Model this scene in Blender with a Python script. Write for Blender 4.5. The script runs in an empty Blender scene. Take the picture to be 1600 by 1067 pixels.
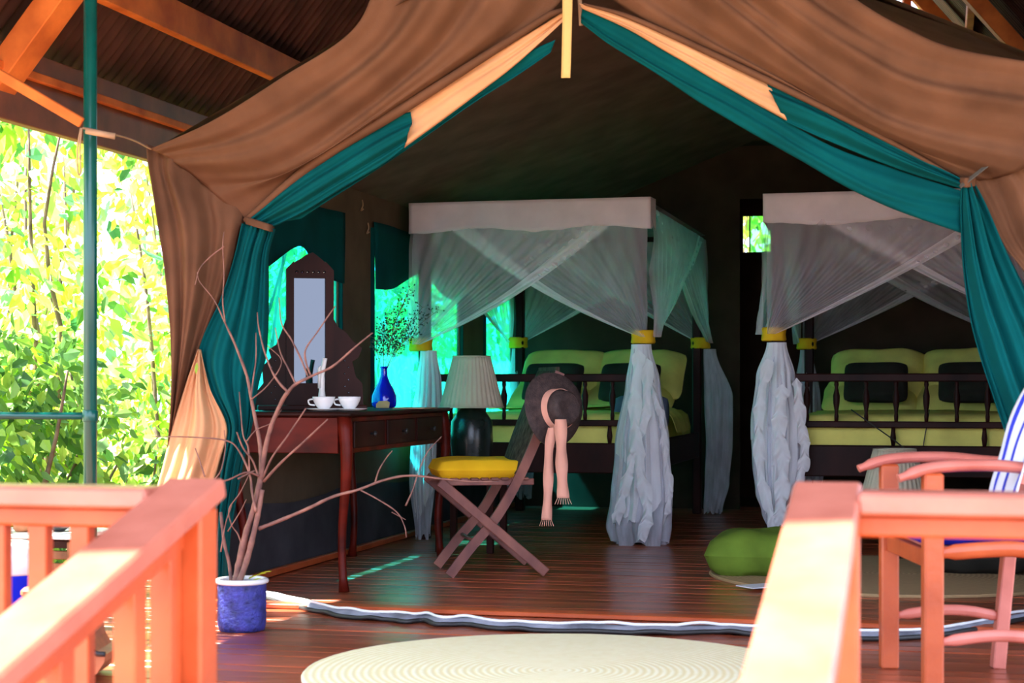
import bpy, math, random
from mathutils import Vector, Matrix, noise
import numpy as np
random.seed(7); rng = np.random.default_rng(7)
sc = bpy.context.scene
# ------------------------------------------------------------------ camera, world, sun, exposure
CZ, F, HY = 0.89, 2700.0, 600.0          # eye height above the deck, focal length in px, horizon row (1600x1067 frame)
cd = bpy.data.cameras.new('camera'); cam = bpy.data.objects.new('camera', cd)
sc.collection.objects.link(cam); sc.camera = cam
cam.location = (0, 0, CZ); cam.rotation_euler = (math.pi/2, 0, 0)
cd.sensor_width = 36; cd.lens = F/1600*36; cd.shift_y = (HY-533.5)/1600; cd.clip_end = 300
cd.dof.use_dof = True; cd.dof.focus_distance = 8.4; cd.dof.aperture_fstop = 4.5
TH = math.radians(14.0)
R2 = Vector((math.cos(TH), -math.sin(TH), 0)); D2 = Vector((math.sin(TH), math.cos(TH), 0)); O2 = Vector((0.2, 6.45, 0))
wd = bpy.data.worlds.new('world'); sc.world = wd; wd.use_nodes = True
bg = wd.node_tree.nodes['Background']; bg.inputs[0].default_value = (0.66, 0.76, 1.0, 1); bg.inputs[1].default_value = 3.7
sd = bpy.data.lights.new('sun', 'SUN'); sun = bpy.data.objects.new('sun', sd); sc.collection.objects.link(sun)
sd.energy = 25.0; sd.angle = math.radians(0.8); sd.color = (1.0, 0.93, 0.80)
to_sun = (-0.53*R2 - 0.16*D2 + Vector((0, 0, 0.85))).normalized()
sun.rotation_euler = to_sun.to_track_quat('Z', 'Y').to_euler(); sun.location = (-6, 0, 9)
sc.view_settings.view_transform = 'Standard'; sc.view_settings.look = 'None'
sc.view_settings.exposure = 0.6; sc.view_settings.gamma = 1.0; sc.view_settings.use_curve_mapping = False
sc.cycles.use_denoising = True; sc.cycles.max_bounces = 8; sc.cycles.diffuse_bounces = 5
sc.cycles.transparent_max_bounces = 24; sc.cycles.transmission_bounces = 6; sc.cycles.sample_clamp_indirect = 8.0
sc.cycles.caustics_reflective = False; sc.cycles.caustics_refractive = False

# ------------------------------------------------------------------ placing
def P(px, py, Y): return Vector(((px-800)/F*Y, Y, CZ-(py-HY)/F*Y))
def T(u, v, z=0.0): return O2 + u*R2 + v*D2 + Vector((0, 0, z))
def Yv(px, v): return (v + D2.dot(O2))/(D2.y + D2.x*(px-800)/F)
def PV(px, py, v): return P(px, py, Yv(px, v))
def FL(px, py, z=0.0):                  # point at height z seen at a pixel
    return P(px, py, (CZ-z)*F/(py-HY))
def wall_v(px, u):                      # v of the point of the line u = const seen at column px
    k = (px-800)/F; a = O2 + u*R2
    return (k*a.y - a.x)/(D2.x - k*D2.y)
def rotm(axes, o): # matrix from axes
    m = Matrix.Identity(4)
    for i, a in enumerate(axes):
        for j in range(3): m[j][i] = a[j]
    for j in range(3): m[j][3] = o[j]
    return m
UP = Vector((0, 0, 1))

# ------------------------------------------------------------------ materials
def _mat(name):
    m = bpy.data.materials.new(name); m.use_nodes = True
    nt = m.node_tree; b = nt.nodes['Principled BSDF']; return m, nt, b
def mat(name, c, rough=.6, var=.15, scale=8.0, stretch=(1, 1, 1), bump=.0, bscale=60., metal=0., c2=None, sheen=0., spec=.5, islands=False, coat=0.):
    m, nt, b = _mat(name); N = nt.nodes; L = nt.links
    b.inputs['Roughness'].default_value = rough; b.inputs['Metallic'].default_value = metal
    b.inputs['Specular IOR Level'].default_value = spec; b.inputs['Coat Weight'].default_value = coat; b.inputs['Coat Roughness'].default_value = .25
    if sheen: b.inputs['Sheen Weight'].default_value = sheen
    tc = N.new('ShaderNodeTexCoord'); mp = N.new('ShaderNodeMapping'); mp.inputs['Scale'].default_value = stretch
    L.new(tc.outputs['Object'], mp.inputs['Vector'])
    nz = N.new('ShaderNodeTexNoise'); nz.inputs['Scale'].default_value = scale; nz.inputs['Detail'].default_value = 5
    L.new(mp.outputs[0], nz.inputs['Vector'])
    rp = N.new('ShaderNodeValToRGB')
    c2 = c2 or tuple(x*(1-2.2*var) for x in c)
    hi = tuple(min(1, x*(1+var)) for x in c)
    rp.color_ramp.elements[0].position = .3; rp.color_ramp.elements[1].position = .72
    rp.color_ramp.elements[0].color = (*[max(0, x) for x in c2], 1); rp.color_ramp.elements[1].color = (*hi, 1)
    L.new(nz.outputs['Fac'], rp.inputs['Fac'])
    out = rp.outputs['Color']
    if islands:
        oi = N.new('ShaderNodeObjectInfo'); mr = N.new('ShaderNodeMapRange')
        mr.inputs['To Min'].default_value = 1-islands; mr.inputs['To Max'].default_value = 1+islands
        L.new(oi.outputs['Random'], mr.inputs['Value'])
        mx = N.new('ShaderNodeVectorMath'); mx.operation = 'SCALE'
        L.new(out, mx.inputs[0]); L.new(mr.outputs[0], mx.inputs['Scale']); out = mx.outputs[0]
    L.new(out, b.inputs['Base Color'])
    if bump:
        n2 = N.new('ShaderNodeTexNoise'); n2.inputs['Scale'].default_value = bscale; n2.inputs['Detail'].default_value = 4
        L.new(mp.outputs[0], n2.inputs['Vector'])
        bp = N.new('ShaderNodeBump'); bp.inputs['Strength'].default_value = bump; bp.inputs['Distance'].default_value = .01
        L.new(n2.outputs['Fac'], bp.inputs['Height']); L.new(bp.outputs[0], b.inputs['Normal'])
    return m
def cloth_mat(name, c, var=.12, trans=.25, weave=400., scale=5.):
    m = mat(name, c, .9, var, scale, bump=.25, bscale=weave, spec=.15)
    nt = m.node_tree; b = nt.nodes['Principled BSDF']; out = nt.nodes['Material Output']
    tr = nt.nodes.new('ShaderNodeBsdfTranslucent'); mx = nt.nodes.new('ShaderNodeMixShader'); mx.inputs[0].default_value = trans
    src = b.inputs['Base Color'].links[0].from_socket
    nt.links.new(src, tr.inputs['Color']); nt.links.new(b.outputs[0], mx.inputs[1]); nt.links.new(tr.outputs[0], mx.inputs[2])
    nt.links.new(mx.outputs[0], out.inputs['Surface']); return m
def sheer(name, c, alpha, tint=(1, 1, 1), var=.12, scale=14., trans=.45):
    m, nt, b = _mat(name); N = nt.nodes; L = nt.links; out = N['Material Output']; N.remove(b)
    tc = N.new('ShaderNodeTexCoord'); mp = N.new('ShaderNodeMapping'); mp.inputs['Scale'].default_value = (1, 1, .25)
    nz = N.new('ShaderNodeTexNoise'); nz.inputs['Scale'].default_value = scale; nz.inputs['Detail'].default_value = 6
    mr = N.new('ShaderNodeMapRange'); mr.inputs['From Min'].default_value = .3; mr.inputs['From Max'].default_value = .7
    mr.inputs['To Min'].default_value = max(0, alpha-var); mr.inputs['To Max'].default_value = min(1, alpha+var)
    L.new(tc.outputs['Object'], mp.inputs[0]); L.new(mp.outputs[0], nz.inputs['Vector']); L.new(nz.outputs['Fac'], mr.inputs['Value'])
    df = N.new('ShaderNodeBsdfDiffuse'); df.inputs[0].default_value = (*c, 1)
    tl = N.new('ShaderNodeBsdfTranslucent'); tl.inputs[0].default_value = (*c, 1)
    tp = N.new('ShaderNodeBsdfTransparent'); tp.inputs[0].default_value = (*tint, 1)
    a = N.new('ShaderNodeMixShader'); a.inputs[0].default_value = trans; L.new(df.outputs[0], a.inputs[1]); L.new(tl.outputs[0], a.inputs[2])
    k = N.new('ShaderNodeMixShader'); L.new(mr.outputs[0], k.inputs[0]); L.new(tp.outputs[0], k.inputs[1]); L.new(a.outputs[0], k.inputs[2])
    L.new(k.outputs[0], out.inputs['Surface']); return m
def leaf_mat(name, cols, trans=.5):
    m, nt, b = _mat(name); N = nt.nodes; L = nt.links; out = N['Material Output']
    g = N.new('ShaderNodeNewGeometry'); oi = N.new('ShaderNodeObjectInfo')
    ad = N.new('ShaderNodeMath'); ad.operation = 'ADD'; fr = N.new('ShaderNodeMath'); fr.operation = 'FRACT'
    L.new(g.outputs['Random Per Island'], ad.inputs[0]); L.new(oi.outputs['Random'], ad.inputs[1]); L.new(ad.outputs[0], fr.inputs[0])
    rp = N.new('ShaderNodeValToRGB'); rp.color_ramp.interpolation = 'LINEAR'
    e = rp.color_ramp.elements; e[0].color = (*cols[0], 1); e[1].color = (*cols[-1], 1)
    for i, c in enumerate(cols[1:-1]):
        q = e.new((i+1)/(len(cols)-1)); q.color = (*c, 1)
    L.new(fr.outputs[0], rp.inputs[0]); L.new(rp.outputs[0], b.inputs['Base Color']); b.inputs['Roughness'].default_value = .5
    tr = N.new('ShaderNodeBsdfTranslucent'); L.new(rp.outputs[0], tr.inputs[0])
    mx = N.new('ShaderNodeMixShader'); mx.inputs[0].default_value = trans
    L.new(b.outputs[0], mx.inputs[1]); L.new(tr.outputs[0], mx.inputs[2]); L.new(mx.outputs[0], out.inputs['Surface']); return m
M = {}
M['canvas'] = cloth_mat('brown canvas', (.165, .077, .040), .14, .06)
M['canvas_in_shade'] = cloth_mat('inner canvas with painted shade', (.060, .033, .022), .15, .03)  # tent canvas darkened: the deep interior shade is in this colour
M['canvas_roof'] = cloth_mat('inner roof canvas', (.165, .088, .062), .15, .03)  # lighter copy of the inner canvas: light from the opening painted in
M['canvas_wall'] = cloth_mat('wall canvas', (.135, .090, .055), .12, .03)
M['mud'] = cloth_mat('grey mud skirt', (.06, .055, .062), .15, .0)
M['teal'] = cloth_mat('teal cloth', (.0, .125, .13), .10, .30)
M['teal_dark'] = cloth_mat('teal blind', (.0, .075, .075), .10, .15)
M['cream'] = cloth_mat('cream cloth', (.80, .43, .21), .06, .15)
M['net'] = sheer('net', (.96, .84, .93), .36, var=.04)
M['net_hem'] = sheer('net hem', (.98, .90, .96), .80, var=.05)
M['net_tail'] = sheer('net tail', (.84, .84, .92), .66, var=.14, scale=22)
M['net_ruffle'] = sheer('net ruffle', (.95, .94, .96), .93, var=.05, scale=22, trans=.3)
M['valance'] = cloth_mat('white valance', (.86, .74, .78), .06, .2)
M['pane'] = sheer('teal window gauze', (.02, .76, .84), .42, tint=(.02, .78, 1.0), var=.30, scale=7, trans=.75)
M['tie'] = cloth_mat('yellow tie', (.95, .55, .02), .1, .1)
M['dark_wood'] = mat('dark wood', (.040, .010, .007), .45, .3, 6, (1, 1, .3), spec=.12)
M['bed_wood'] = mat('bed wood', (.030, .008, .006), .5, .3, 6, (1, 1, .4), spec=.12)
M['desk_wood'] = mat('desk wood', (.13, .011, .005), .4, .35, 7, (.4, 1, 1), spec=.15)
M['rail_wood'] = mat('orange rail wood', (.50, .098, .026), .45, .18, 5, (1, 1, 1), bump=.15, bscale=40, c2=(.36, .055, .010), spec=.5, coat=.15)
M['chair_wood'] = mat('teak', (.26, .10, .07), .5, .25, 9, (1, 1, .5), c2=(.14, .05, .045), spec=.3)
M['pink_wood'] = mat('pink teak', (.62, .20, .15), .45, .15, 7, (1, 1, 1), c2=(.48, .13, .09))
M['deck'] = mat('deck boards', (.36, .080, .032), .30, .3, 5, (.35, 3, 1), bump=.12, bscale=24, c2=(.15, .030, .014), islands=.35, coat=.25)
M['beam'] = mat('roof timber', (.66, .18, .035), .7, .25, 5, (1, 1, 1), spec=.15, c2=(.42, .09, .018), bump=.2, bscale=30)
M['handrail'] = mat('handrail with painted sky sheen', (.46, .15, .10), .38, .15, 5, bump=.12, bscale=40, c2=(.34, .09, .055), spec=.6, coat=.2)  # rail wood paled to pink: sun glare and sky reflection put into the colour
M['eave'] = mat('eave timber with painted shade', (.20, .055, .02), .6, .25, 5, c2=(.11, .03, .01))  # roof timber painted darker to hold the shade on the eave beam
M['sheet'] = mat('rusty sheet', (.075, .034, .026), .6, .4, 4, c2=(.03, .015, .013), spec=.2)
M['pole'] = mat('green paint', (.0, .095, .075), .28, .12, 6, spec=.6)
M['cushion_y'] = cloth_mat('yellow cushion', (.98, .55, .015), .08, .0)
M['linen_y'] = cloth_mat('yellow linen', (.88, .80, .20), .10, .05)
M['cushion_d'] = cloth_mat('dark cushion', (.03, .028, .022), .2, .0)
M['blanket'] = cloth_mat('blue grey blanket', (.14, .17, .26), .2, .0)
M['cushion_g'] = cloth_mat('green cushion', (.16, .26, .03), .18, .0)
M['blue'] = cloth_mat('blue cloth', (.01, .02, .55), .1, .0)
M['white'] = mat('white glaze', (.85, .85, .85), .2, .03)
M['candle'] = mat('white wax', (.9, .88, .84), .4, .03)
M['paper'] = mat('paper', (.80, .80, .86), .6, .04)
M['wood_plain'] = mat('brown wood', (.42, .15, .06), .5, .25, 8)
M['twig'] = mat('dry twig', (.26, .115, .08), .7, .3, 20, c2=(.10, .045, .04))
M['trunk'] = mat('shrub stem', (.20, .14, .10), .8, .3, 12)
M['soil'] = mat('soil', (.10, .06, .045), .95, .3, 30, bump=.4)
M['berry'] = mat('dark buds', (.015, .02, .012), .6, .2)
M['straw'] = mat('hat straw', (.062, .038, .034), .7, .25, 40, bump=.4, bscale=160)
M['pink'] = cloth_mat('pink ribbon', (.90, .45, .33), .06, .1)
M['rope'] = mat('rope', (.45, .28, .16), .8, .2)
M['strap'] = cloth_mat('yellow strap', (.90, .60, .22), .06, .1)
M['grey_strap'] = cloth_mat('grey strap', (.12, .11, .09), .06, .1)
M['zip'] = cloth_mat('grey flap', (.24, .25, .30), .3, .0)
M['lamp_base'] = mat('dark green glaze', (.012, .022, .018), .25, .2)
M['weave'] = mat('dark woven cane', (.060, .052, .034), .8, .35, 60, (1, 1, .2), bump=.5, bscale=120, spec=.1)
M['black'] = mat('black rubber', (.02, .02, .02), .5, .1)
M['ground'] = mat('sandy ground', (.40, .30, .20), .95, .2, 2.0, bump=.3, bscale=12)
M['leaf'] = leaf_mat('leaf', [(.03, .16, .05), (.20, .50, .02), (.55, .75, .05), (.80, .86, .30), (.35, .65, .03), (.62, .80, .06), (.85, .88, .50), (.10, .36, .16), (.45, .62, .04)], .5)
M['leaf_dark'] = leaf_mat('leaf dark', [(.04, .14, .03), (.12, .30, .04), (.30, .50, .06), (.10, .26, .10)], .4)
M['leaf_y'] = leaf_mat('yellow leaf', [(.75, .70, .03), (.65, .75, .05)], .3)
M['glass_blue'] = None
m, nt, b = _mat('cobalt glass'); b.inputs['Base Color'].default_value = (.005, .02, .75, 1); b.inputs['Roughness'].default_value = .05
b.inputs['Transmission Weight'].default_value = .35; b.inputs['Coat Weight'].default_value = .5; M['glass_blue'] = m
m, nt, b = _mat('mirror'); b.inputs['Base Color'].default_value = (.085, .088, .095, 1); b.inputs['Metallic'].default_value = 1; b.inputs['Roughness'].default_value = .04; M['mirror'] = m
def ringed(name, c1, c2, per, bump=.6, wob=.004):   # coiled grass rings around object origin
    m, nt, b = _mat(name); N = nt.nodes; L = nt.links
    tc = N.new('ShaderNodeTexCoord'); w = N.new('ShaderNodeTexWave'); w.wave_type = 'RINGS'; w.rings_direction = 'Z'
    w.inputs['Scale'].default_value = 1/(per*20)*6.28/2; w.inputs['Distortion'].default_value = .5; w.inputs['Detail'].default_value = 2; w.inputs['Detail Scale'].default_value = 6
    L.new(tc.outputs['Object'], w.inputs['Vector'])
    nz = N.new('ShaderNodeTexNoise'); nz.inputs['Scale'].default_value = 30; nz.inputs['Detail'].default_value = 6; L.new(tc.outputs['Object'], nz.inputs['Vector'])
    mu = N.new('ShaderNodeMath'); mu.operation = 'MULTIPLY'; L.new(w.outputs['Fac'], mu.inputs[0]); L.new(nz.outputs['Fac'], mu.inputs[1])
    rp = N.new('ShaderNodeValToRGB'); rp.color_ramp.elements[0].color = (*c2, 1); rp.color_ramp.elements[1].color = (*c1, 1); rp.color_ramp.elements[1].position = .5
    L.new(mu.outputs[0], rp.inputs[0]); L.new(rp.outputs[0], b.inputs['Base Color']); b.inputs['Roughness'].default_value = .85
    bp = N.new('ShaderNodeBump'); bp.inputs['Strength'].default_value = bump; bp.inputs['Distance'].default_value = .01; L.new(mu.outputs[0], bp.inputs['Height']); L.new(bp.outputs[0], b.inputs['Normal'])
    return m
M['rug'] = ringed('pale grass rug', (1.0, .96, .68), (.88, .78, .42), .012, .3)
M['rug2'] = ringed('tan grass rug', (.50, .33, .16), (.38, .24, .11), .012, .35)
M['shade'] = cloth_mat('pleated lamp shade', (.82, .74, .56), .06, .35)
m = mat('blue woven pot', (.035, .04, .26), .6, .4, 30, (1, 1, 1), bump=.8, bscale=70, c2=(.015, .02, .11)); M['pot'] = m
m, nt, b = _mat('blue striped towel'); N = nt.nodes; L = nt.links
tc = N.new('ShaderNodeTexCoord'); w = N.new('ShaderNodeTexWave'); w.bands_direction = 'Y'; w.inputs['Scale'].default_value = 5.5
rp = N.new('ShaderNodeValToRGB'); rp.color_ramp.interpolation = 'CONSTANT'; rp.color_ramp.elements[0].color = (.02, .04, .55, 1); rp.color_ramp.elements[1].color = (.75, .82, .9, 1); rp.color_ramp.elements[1].position = .3
L.new(tc.outputs['Object'], w.inputs[0]); L.new(w.outputs['Fac'], rp.inputs[0]); L.new(rp.outputs[0], b.inputs['Base Color']); b.inputs['Roughness'].default_value = .9; M['towel'] = m

# ------------------------------------------------------------------ objects
W = {}
def link(o): sc.collection.objects.link(o)
def tag(o, label=None, cat=None, group=None, kind=None):
    if label: o['label'] = label
    if cat: o['category'] = cat
    if group: o['group'] = group
    if kind: o['kind'] = kind
    return o
def empty(name, loc, label=None, cat=None, group=None, kind=None):
    o = bpy.data.objects.new(name, None); link(o); o.location = loc; o.empty_display_size = .05
    W[o.name] = Vector(loc); return tag(o, label, cat, group, kind)
class MB:
    def __init__(s): s.v = []; s.f = []
    def add(s, vs, fs):
        n = len(s.v); s.v += [Vector(x) for x in vs]; s.f += [tuple(i+n for i in f) for f in fs]; return s
    def box(s, c, size, m=None, bev=0.0, taper=1.0):
        x, y, z = [q/2 for q in size]; c = Vector(c)
        if bev <= 0:
            vs = [Vector((a*x*(taper if e < 0 else 1), d*y*(taper if e < 0 else 1), e*z)) for e in (-1, 1) for d in (-1, 1) for a in (-1, 1)]
            fs = [(0, 2, 3, 1), (4, 5, 7, 6), (0, 1, 5, 4), (2, 6, 7, 3), (0, 4, 6, 2), (1, 3, 7, 5)]
        else:
            vs = []; b = min(bev, x*.9, y*.9, z*.9)
            for zz, k in ((-z, b), (-z+b, 0), (z-b, 0), (z, b)):
                X, Y_ = x-k, y-k
                vs += [Vector(q) for q in ((-X, -Y_+(b-k)*1, zz), (-X+(b-k)*1, -Y_, zz), (X-(b-k)*1, -Y_, zz), (X, -Y_+(b-k)*1, zz), (X, Y_-(b-k)*1, zz), (X-(b-k)*1, Y_, zz), (-X+(b-k)*1, Y_, zz), (-X, Y_-(b-k)*1, zz))]
            fs = []
            for l in range(3):
                for i in range(8): j = (i+1) % 8; fs.append((l*8+i, l*8+j, l*8+8+j, l*8+8+i))
            fs += [tuple(reversed(range(8))), tuple(range(24, 32))]
        if m is not None: vs = [m @ q for q in vs]
        return s.add([q+c for q in vs], fs)
    def bar(s, a, b, w, h, bev=.003, up=UP):     # rectangular bar a->b, w sideways, h along up
        a = Vector(a); b = Vector(b); d = b-a; l = d.length; d.normalize()
        sd = d.cross(up)
        if sd.length < 1e-4: sd = d.cross(Vector((0, 1, 0)))
        sd.normalize(); u = sd.cross(d)
        return s.box((a+b)/2, (l, w, h), rotm((d, sd, u), (0, 0, 0)), bev)
    def tube(s, pts, r, n=8, caps=True, flat=None):
        pts = [Vector(p) for p in pts]; k = len(pts)
        rs = r if isinstance(r, (list, tuple)) else [r]*k
        vs = []; prev = None
        for i, p in enumerate(pts):
            d = (pts[min(i+1, k-1)]-pts[max(i-1, 0)]).normalized()
            if prev is None:
                a = d.cross(UP if abs(d.z) < .9 else Vector((1, 0, 0))).normalized()
            else:
                a = (prev - d*prev.dot(d)).normalized()
            prev = a; b = d.cross(a)
            for j in range(n):
                t = 2*math.pi*j/n
                vs.append(p + (a*math.cos(t)*rs[i] + b*math.sin(t)*rs[i]*(flat or 1)))
        fs = [(i*n+j, i*n+(j+1) % n, (i+1)*n+(j+1) % n, (i+1)*n+j) for i in range(k-1) for j in range(n)]
        if caps: fs += [tuple(reversed(range(n))), tuple(range((k-1)*n, k*n))]
        return s.add(vs, fs)
    def lathe(s, c, prof, n=24, axis=None, capb=True, capt=True, pleat=0, amp=0):
        c = Vector(c); m = Matrix.Identity(3)
        if axis is not None: m = Vector(axis).normalized().to_track_quat('Z', 'Y').to_matrix()
        vs = []
        for (r, z) in prof:
            for j in range(n):
                t = 2*math.pi*j/n; rr = r*(1+amp*math.cos(pleat*t)) if pleat else r
                vs.append(c + m @ Vector((rr*math.cos(t), rr*math.sin(t), z)))
        k = len(prof)
        fs = [(i*n+j, i*n+(j+1) % n, (i+1)*n+(j+1) % n, (i+1)*n+j) for i in range(k-1) for j in range(n)]
        if capb: fs.append(tuple(reversed(range(n))))
        if capt: fs.append(tuple(range((k-1)*n, k*n)))
        return s.add(vs, fs)
    def grid(s, rows):
        nr = len(rows); nc = len(rows[0])
        vs = [p for r in rows for p in r]
        fs = [(i*nc+j, i*nc+j+1, (i+1)*nc+j+1, (i+1)*nc+j) for i in range(nr-1) for j in range(nc-1)]
        return s.add(vs, fs)
    def prism(s, poly, a, b, m=None):            # poly in XZ extruded from y=a to y=b, then matrix
        n = len(poly); vs = [Vector((x, a, z)) for x, z in poly]+[Vector((x, b, z)) for x, z in poly]
        if m is not None: vs = [m @ q for q in vs]
        fs = [tuple(range(n)), tuple(reversed(range(n, 2*n)))]+[(i, n+i, n+(i+1) % n, (i+1) % n) for i in range(n)]
        return s.add(vs, fs)
    def build(s, name, m, parent=None, smooth=False, origin=None, label=None, cat=None, group=None, kind=None, solid=0, sub=0):
        o0 = W[parent.name] if parent is not None else Vector(origin if origin is not None else (0, 0, 0))
        me = bpy.data.meshes.new(name); me.from_pydata([tuple(q-o0) for q in s.v], [], s.f); me.update()
        if isinstance(m, str): m = M[m]
        me.materials.append(m)
        if smooth: me.polygons.foreach_set('use_smooth', [True]*len(me.polygons))
        o = bpy.data.objects.new(name, me); link(o)
        if parent is not None: o.parent = parent
        else: o.location = o0
        W[o.name] = o0
        if solid:
            q = o.modifiers.new('solid', 'SOLIDIFY'); q.thickness = solid; q.offset = 0
        if sub:
            q = o.modifiers.new('sub', 'SUBSURF'); q.levels = sub; q.render_levels = sub
        return tag(o, label, cat, group, kind)
def cr(pts, n):
    pts = [Vector(p) for p in pts]; k = len(pts)
    if k == 2: return [pts[0].lerp(pts[1], i/(n-1)) for i in range(n)]
    out = []
    for i in range(n):
        t = i/(n-1)*(k-1); j = min(int(t), k-2); f = t-j
        p0 = pts[j-1] if j > 0 else pts[0]*2-pts[1]; p3 = pts[j+2] if j+2 < k else pts[-1]*2-pts[-2]
        p1, p2 = pts[j], pts[j+1]
        out.append(.5*((2*p1)+(p2-p0)*f+(2*p0-5*p1+4*p2-p3)*f*f+(3*p1-p0-3*p2+p3)*f**3))
    return out
def cloth(name, rows, m, parent=None, nu=50, nv=40, pleats=4, amp=.015, ph=0., rough=.006, dirn=(0, -1, 0), fade=None, along=False, **kw):
    """rows: lists of (px,py,v) or Vectors; u along a row, v across rows; pleat ridges run across the rows direction 'u const' """
    R_ = [cr([PV(*p) if not isinstance(p, Vector) else p for p in r], nu) for r in rows]
    cols = [cr([r[i] for r in R_], nv) for i in range(nu)]
    dn = Vector(dirn).normalized(); out = []
    for j in range(nv):
        row = []; t = j/(nv-1)
        for i in range(nu):
            s_ = i/(nu-1); p = cols[i][j]
            k = (fade(s_, t) if fade else 1)
            if along: s_, t_ = t, s_
            else: t_ = t
            a = math.sin(2*math.pi*pleats*(s_+.06*math.sin(3*t_+ph)) + ph) + .45*math.sin(2*math.pi*pleats*2.3*s_+ph*2+2*t_)
            row.append(p + dn*(amp*a*k + rough*k*noise.noise(p*6)*2))
        out.append(row)
    return MB().grid(out).build(name, m, parent, smooth=True, solid=.003, **kw)
def pillow(name, c, size, m, axes=(Vector((1, 0, 0)), Vector((0, 1, 0)), UP), parent=None, pw=.45, seed=0, **kw):
    n = 20; vs = []; fs = []; c = Vector(c); ax = [Vector(a).normalized() for a in axes]
    for sgn in (-1, 1):
        for i in range(n+1):
            for j in range(n+1):
                a = i/n*2-1; b_ = j/n*2-1
                th = max(0, (1-a**4)*(1-b_**4))**pw
                k = 1-.05*(1-abs(a))*abs(b_)**3
                q = Vector((a*size[0]/2*(1-.03*(1-b_*b_)-.07*b_**6), b_*size[1]/2*(1-.03*(1-a*a)-.07*a**6), sgn*th*size[2]/2))
                q.z += .03*size[2]*noise.noise(Vector((a*2+seed, b_*2, sgn)))*th*3
                vs.append(c + ax[0]*q.x + ax[1]*q.y + ax[2]*q.z)
    N1 = (n+1)*(n+1)
    for i in range(n):
        for j in range(n):
            a = i*(n+1)+j; f = (a, a+n+1, a+n+2, a+1)
            fs.append(tuple(reversed(f))); fs.append(tuple(q+N1 for q in f))
    return MB().add(vs, fs).build(name, m, parent, smooth=True, origin=None if parent else c, **kw)
def pxpath(pts, n=None):  # list of (px,py,Y)
    v = [P(*p) for p in pts]
    return cr(v, n or max(2, len(v)*4))
# ================================================================== large structure
M4 = rotm((R2, D2, UP), (0, 0, 0))
gm = MB().add([(-60, -30, -.75), (60, -30, -.75), (60, 90, -.75), (-60, 90, -.75)], [(0, 1, 2, 3)])
gm.build('ground', 'ground', kind='structure')
floor = empty('floor', T(0, 0, 0), kind='structure')
# planks: shared mesh, 0.1 wide, along R2
pb = MB().box((0, 0, -.015), (5.9, .096, .03), M4, .003)
pm = None
for i in range(96):
    v = -3.25 + .1*i
    if pm is None:
        o = pb.build('plank', 'deck', floor); pm = o.data
        # recentre: mesh stored relative to T(0,0,0); shift
        pm.transform(Matrix.Translation(T(0, 0, 0)))
    else:
        o = bpy.data.objects.new('plank', pm); link(o); o.parent = floor; W[o.name] = W[floor.name]
    o.location = .45*R2 + v*D2 + random.uniform(-.0015, .0015)*UP + random.uniform(-.2, .2)*R2*0
for u in (-2.3, -.9, .45, 1.8, 3.2):
    MB().box(T(u, 1.5, -.10), (.08, 9.6, .12), M4).build('joist', 'rail_wood', floor)
for i in range(2):
    MB().box(T(.55, -3.55-.28*i, -.2-.18*i), (1.2, .28, .04), M4, .005).build('stair_tread', 'rail_wood', floor)
# lit edge board of the tent floor, just inside the flap
MB().bar(T(-1.62, .14, .012), T(2.3, .14, .012), .09, .018, .003).build('edge_board', 'rail_wood', floor)

UL, UR, VB = -1.69, 2.35, 5.95
RU = .2; ZR = 2.66
WH = 1.94
# left wall with three window openings
wl = empty('wall_left', T(UL, 0, 0), kind='structure')
def zat(px, py, u=UL):
    v = wall_v(px, u); Y = (T(u, v)).y; return CZ-(py-HY)/F*Y
wins = []
for (a, b) in ((384, 528), (581, 718), (756, 838)):
    wins.append((wall_v(a, UL), wall_v(b, UL)))
ztop = zat(640, 372); zbot = .62
mb = MB(); V0 = wall_v(276, UL); e = [V0]
for a, b in wins: e += [a, b]
e.append(VB)
def wseg(a, b, z0, z1):
    if z1 < 1.5: return wseg_(a, b, z0, z1)
    n_ = max(1, int((b-a)/.12))
    for q in range(n_):
        c_ = a+(b-a)*(q+.5)/n_; wseg_(a+(b-a)*q/n_, a+(b-a)*(q+1)/n_, z0, 1.78+.16*min(1, c_/1.5))
def wseg_(a, b, z0, z1): mb.box(T(UL-.01, (a+b)/2, (z0+z1)/2), (.02, b-a, z1-z0), M4)
for i in range(0, len(e), 2): wseg(e[i], e[i+1], 0, WH if i else 1.83)
for a, b in wins: wseg(a, b, 0, zbot); wseg(a, b, ztop, WH if a > 1.6 else 1.85)
mb.build('wall_canvas', 'canvas_wall', wl)
rows = []
for k in range(5):
    z = [.34, .27, .18, .1, .01][k]
    rows.append([T(UL+.012+.015*k/4+.008*math.sin(i*1.7), V0+.02+(5.9-V0)*i/40, z+.02*math.sin(i*.5)*(k == 0)) for i in range(41)])
MB().grid(rows).build('mud_skirt', 'mud', wl, smooth=True)
MB().bar(T(UL+.05, V0+.1, .02), T(UL+.05, 5.9, .02), .03, .03).build('baseboard_left', 'rail_wood', kind='structure', origin=T(UL, 0, 0))
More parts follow.
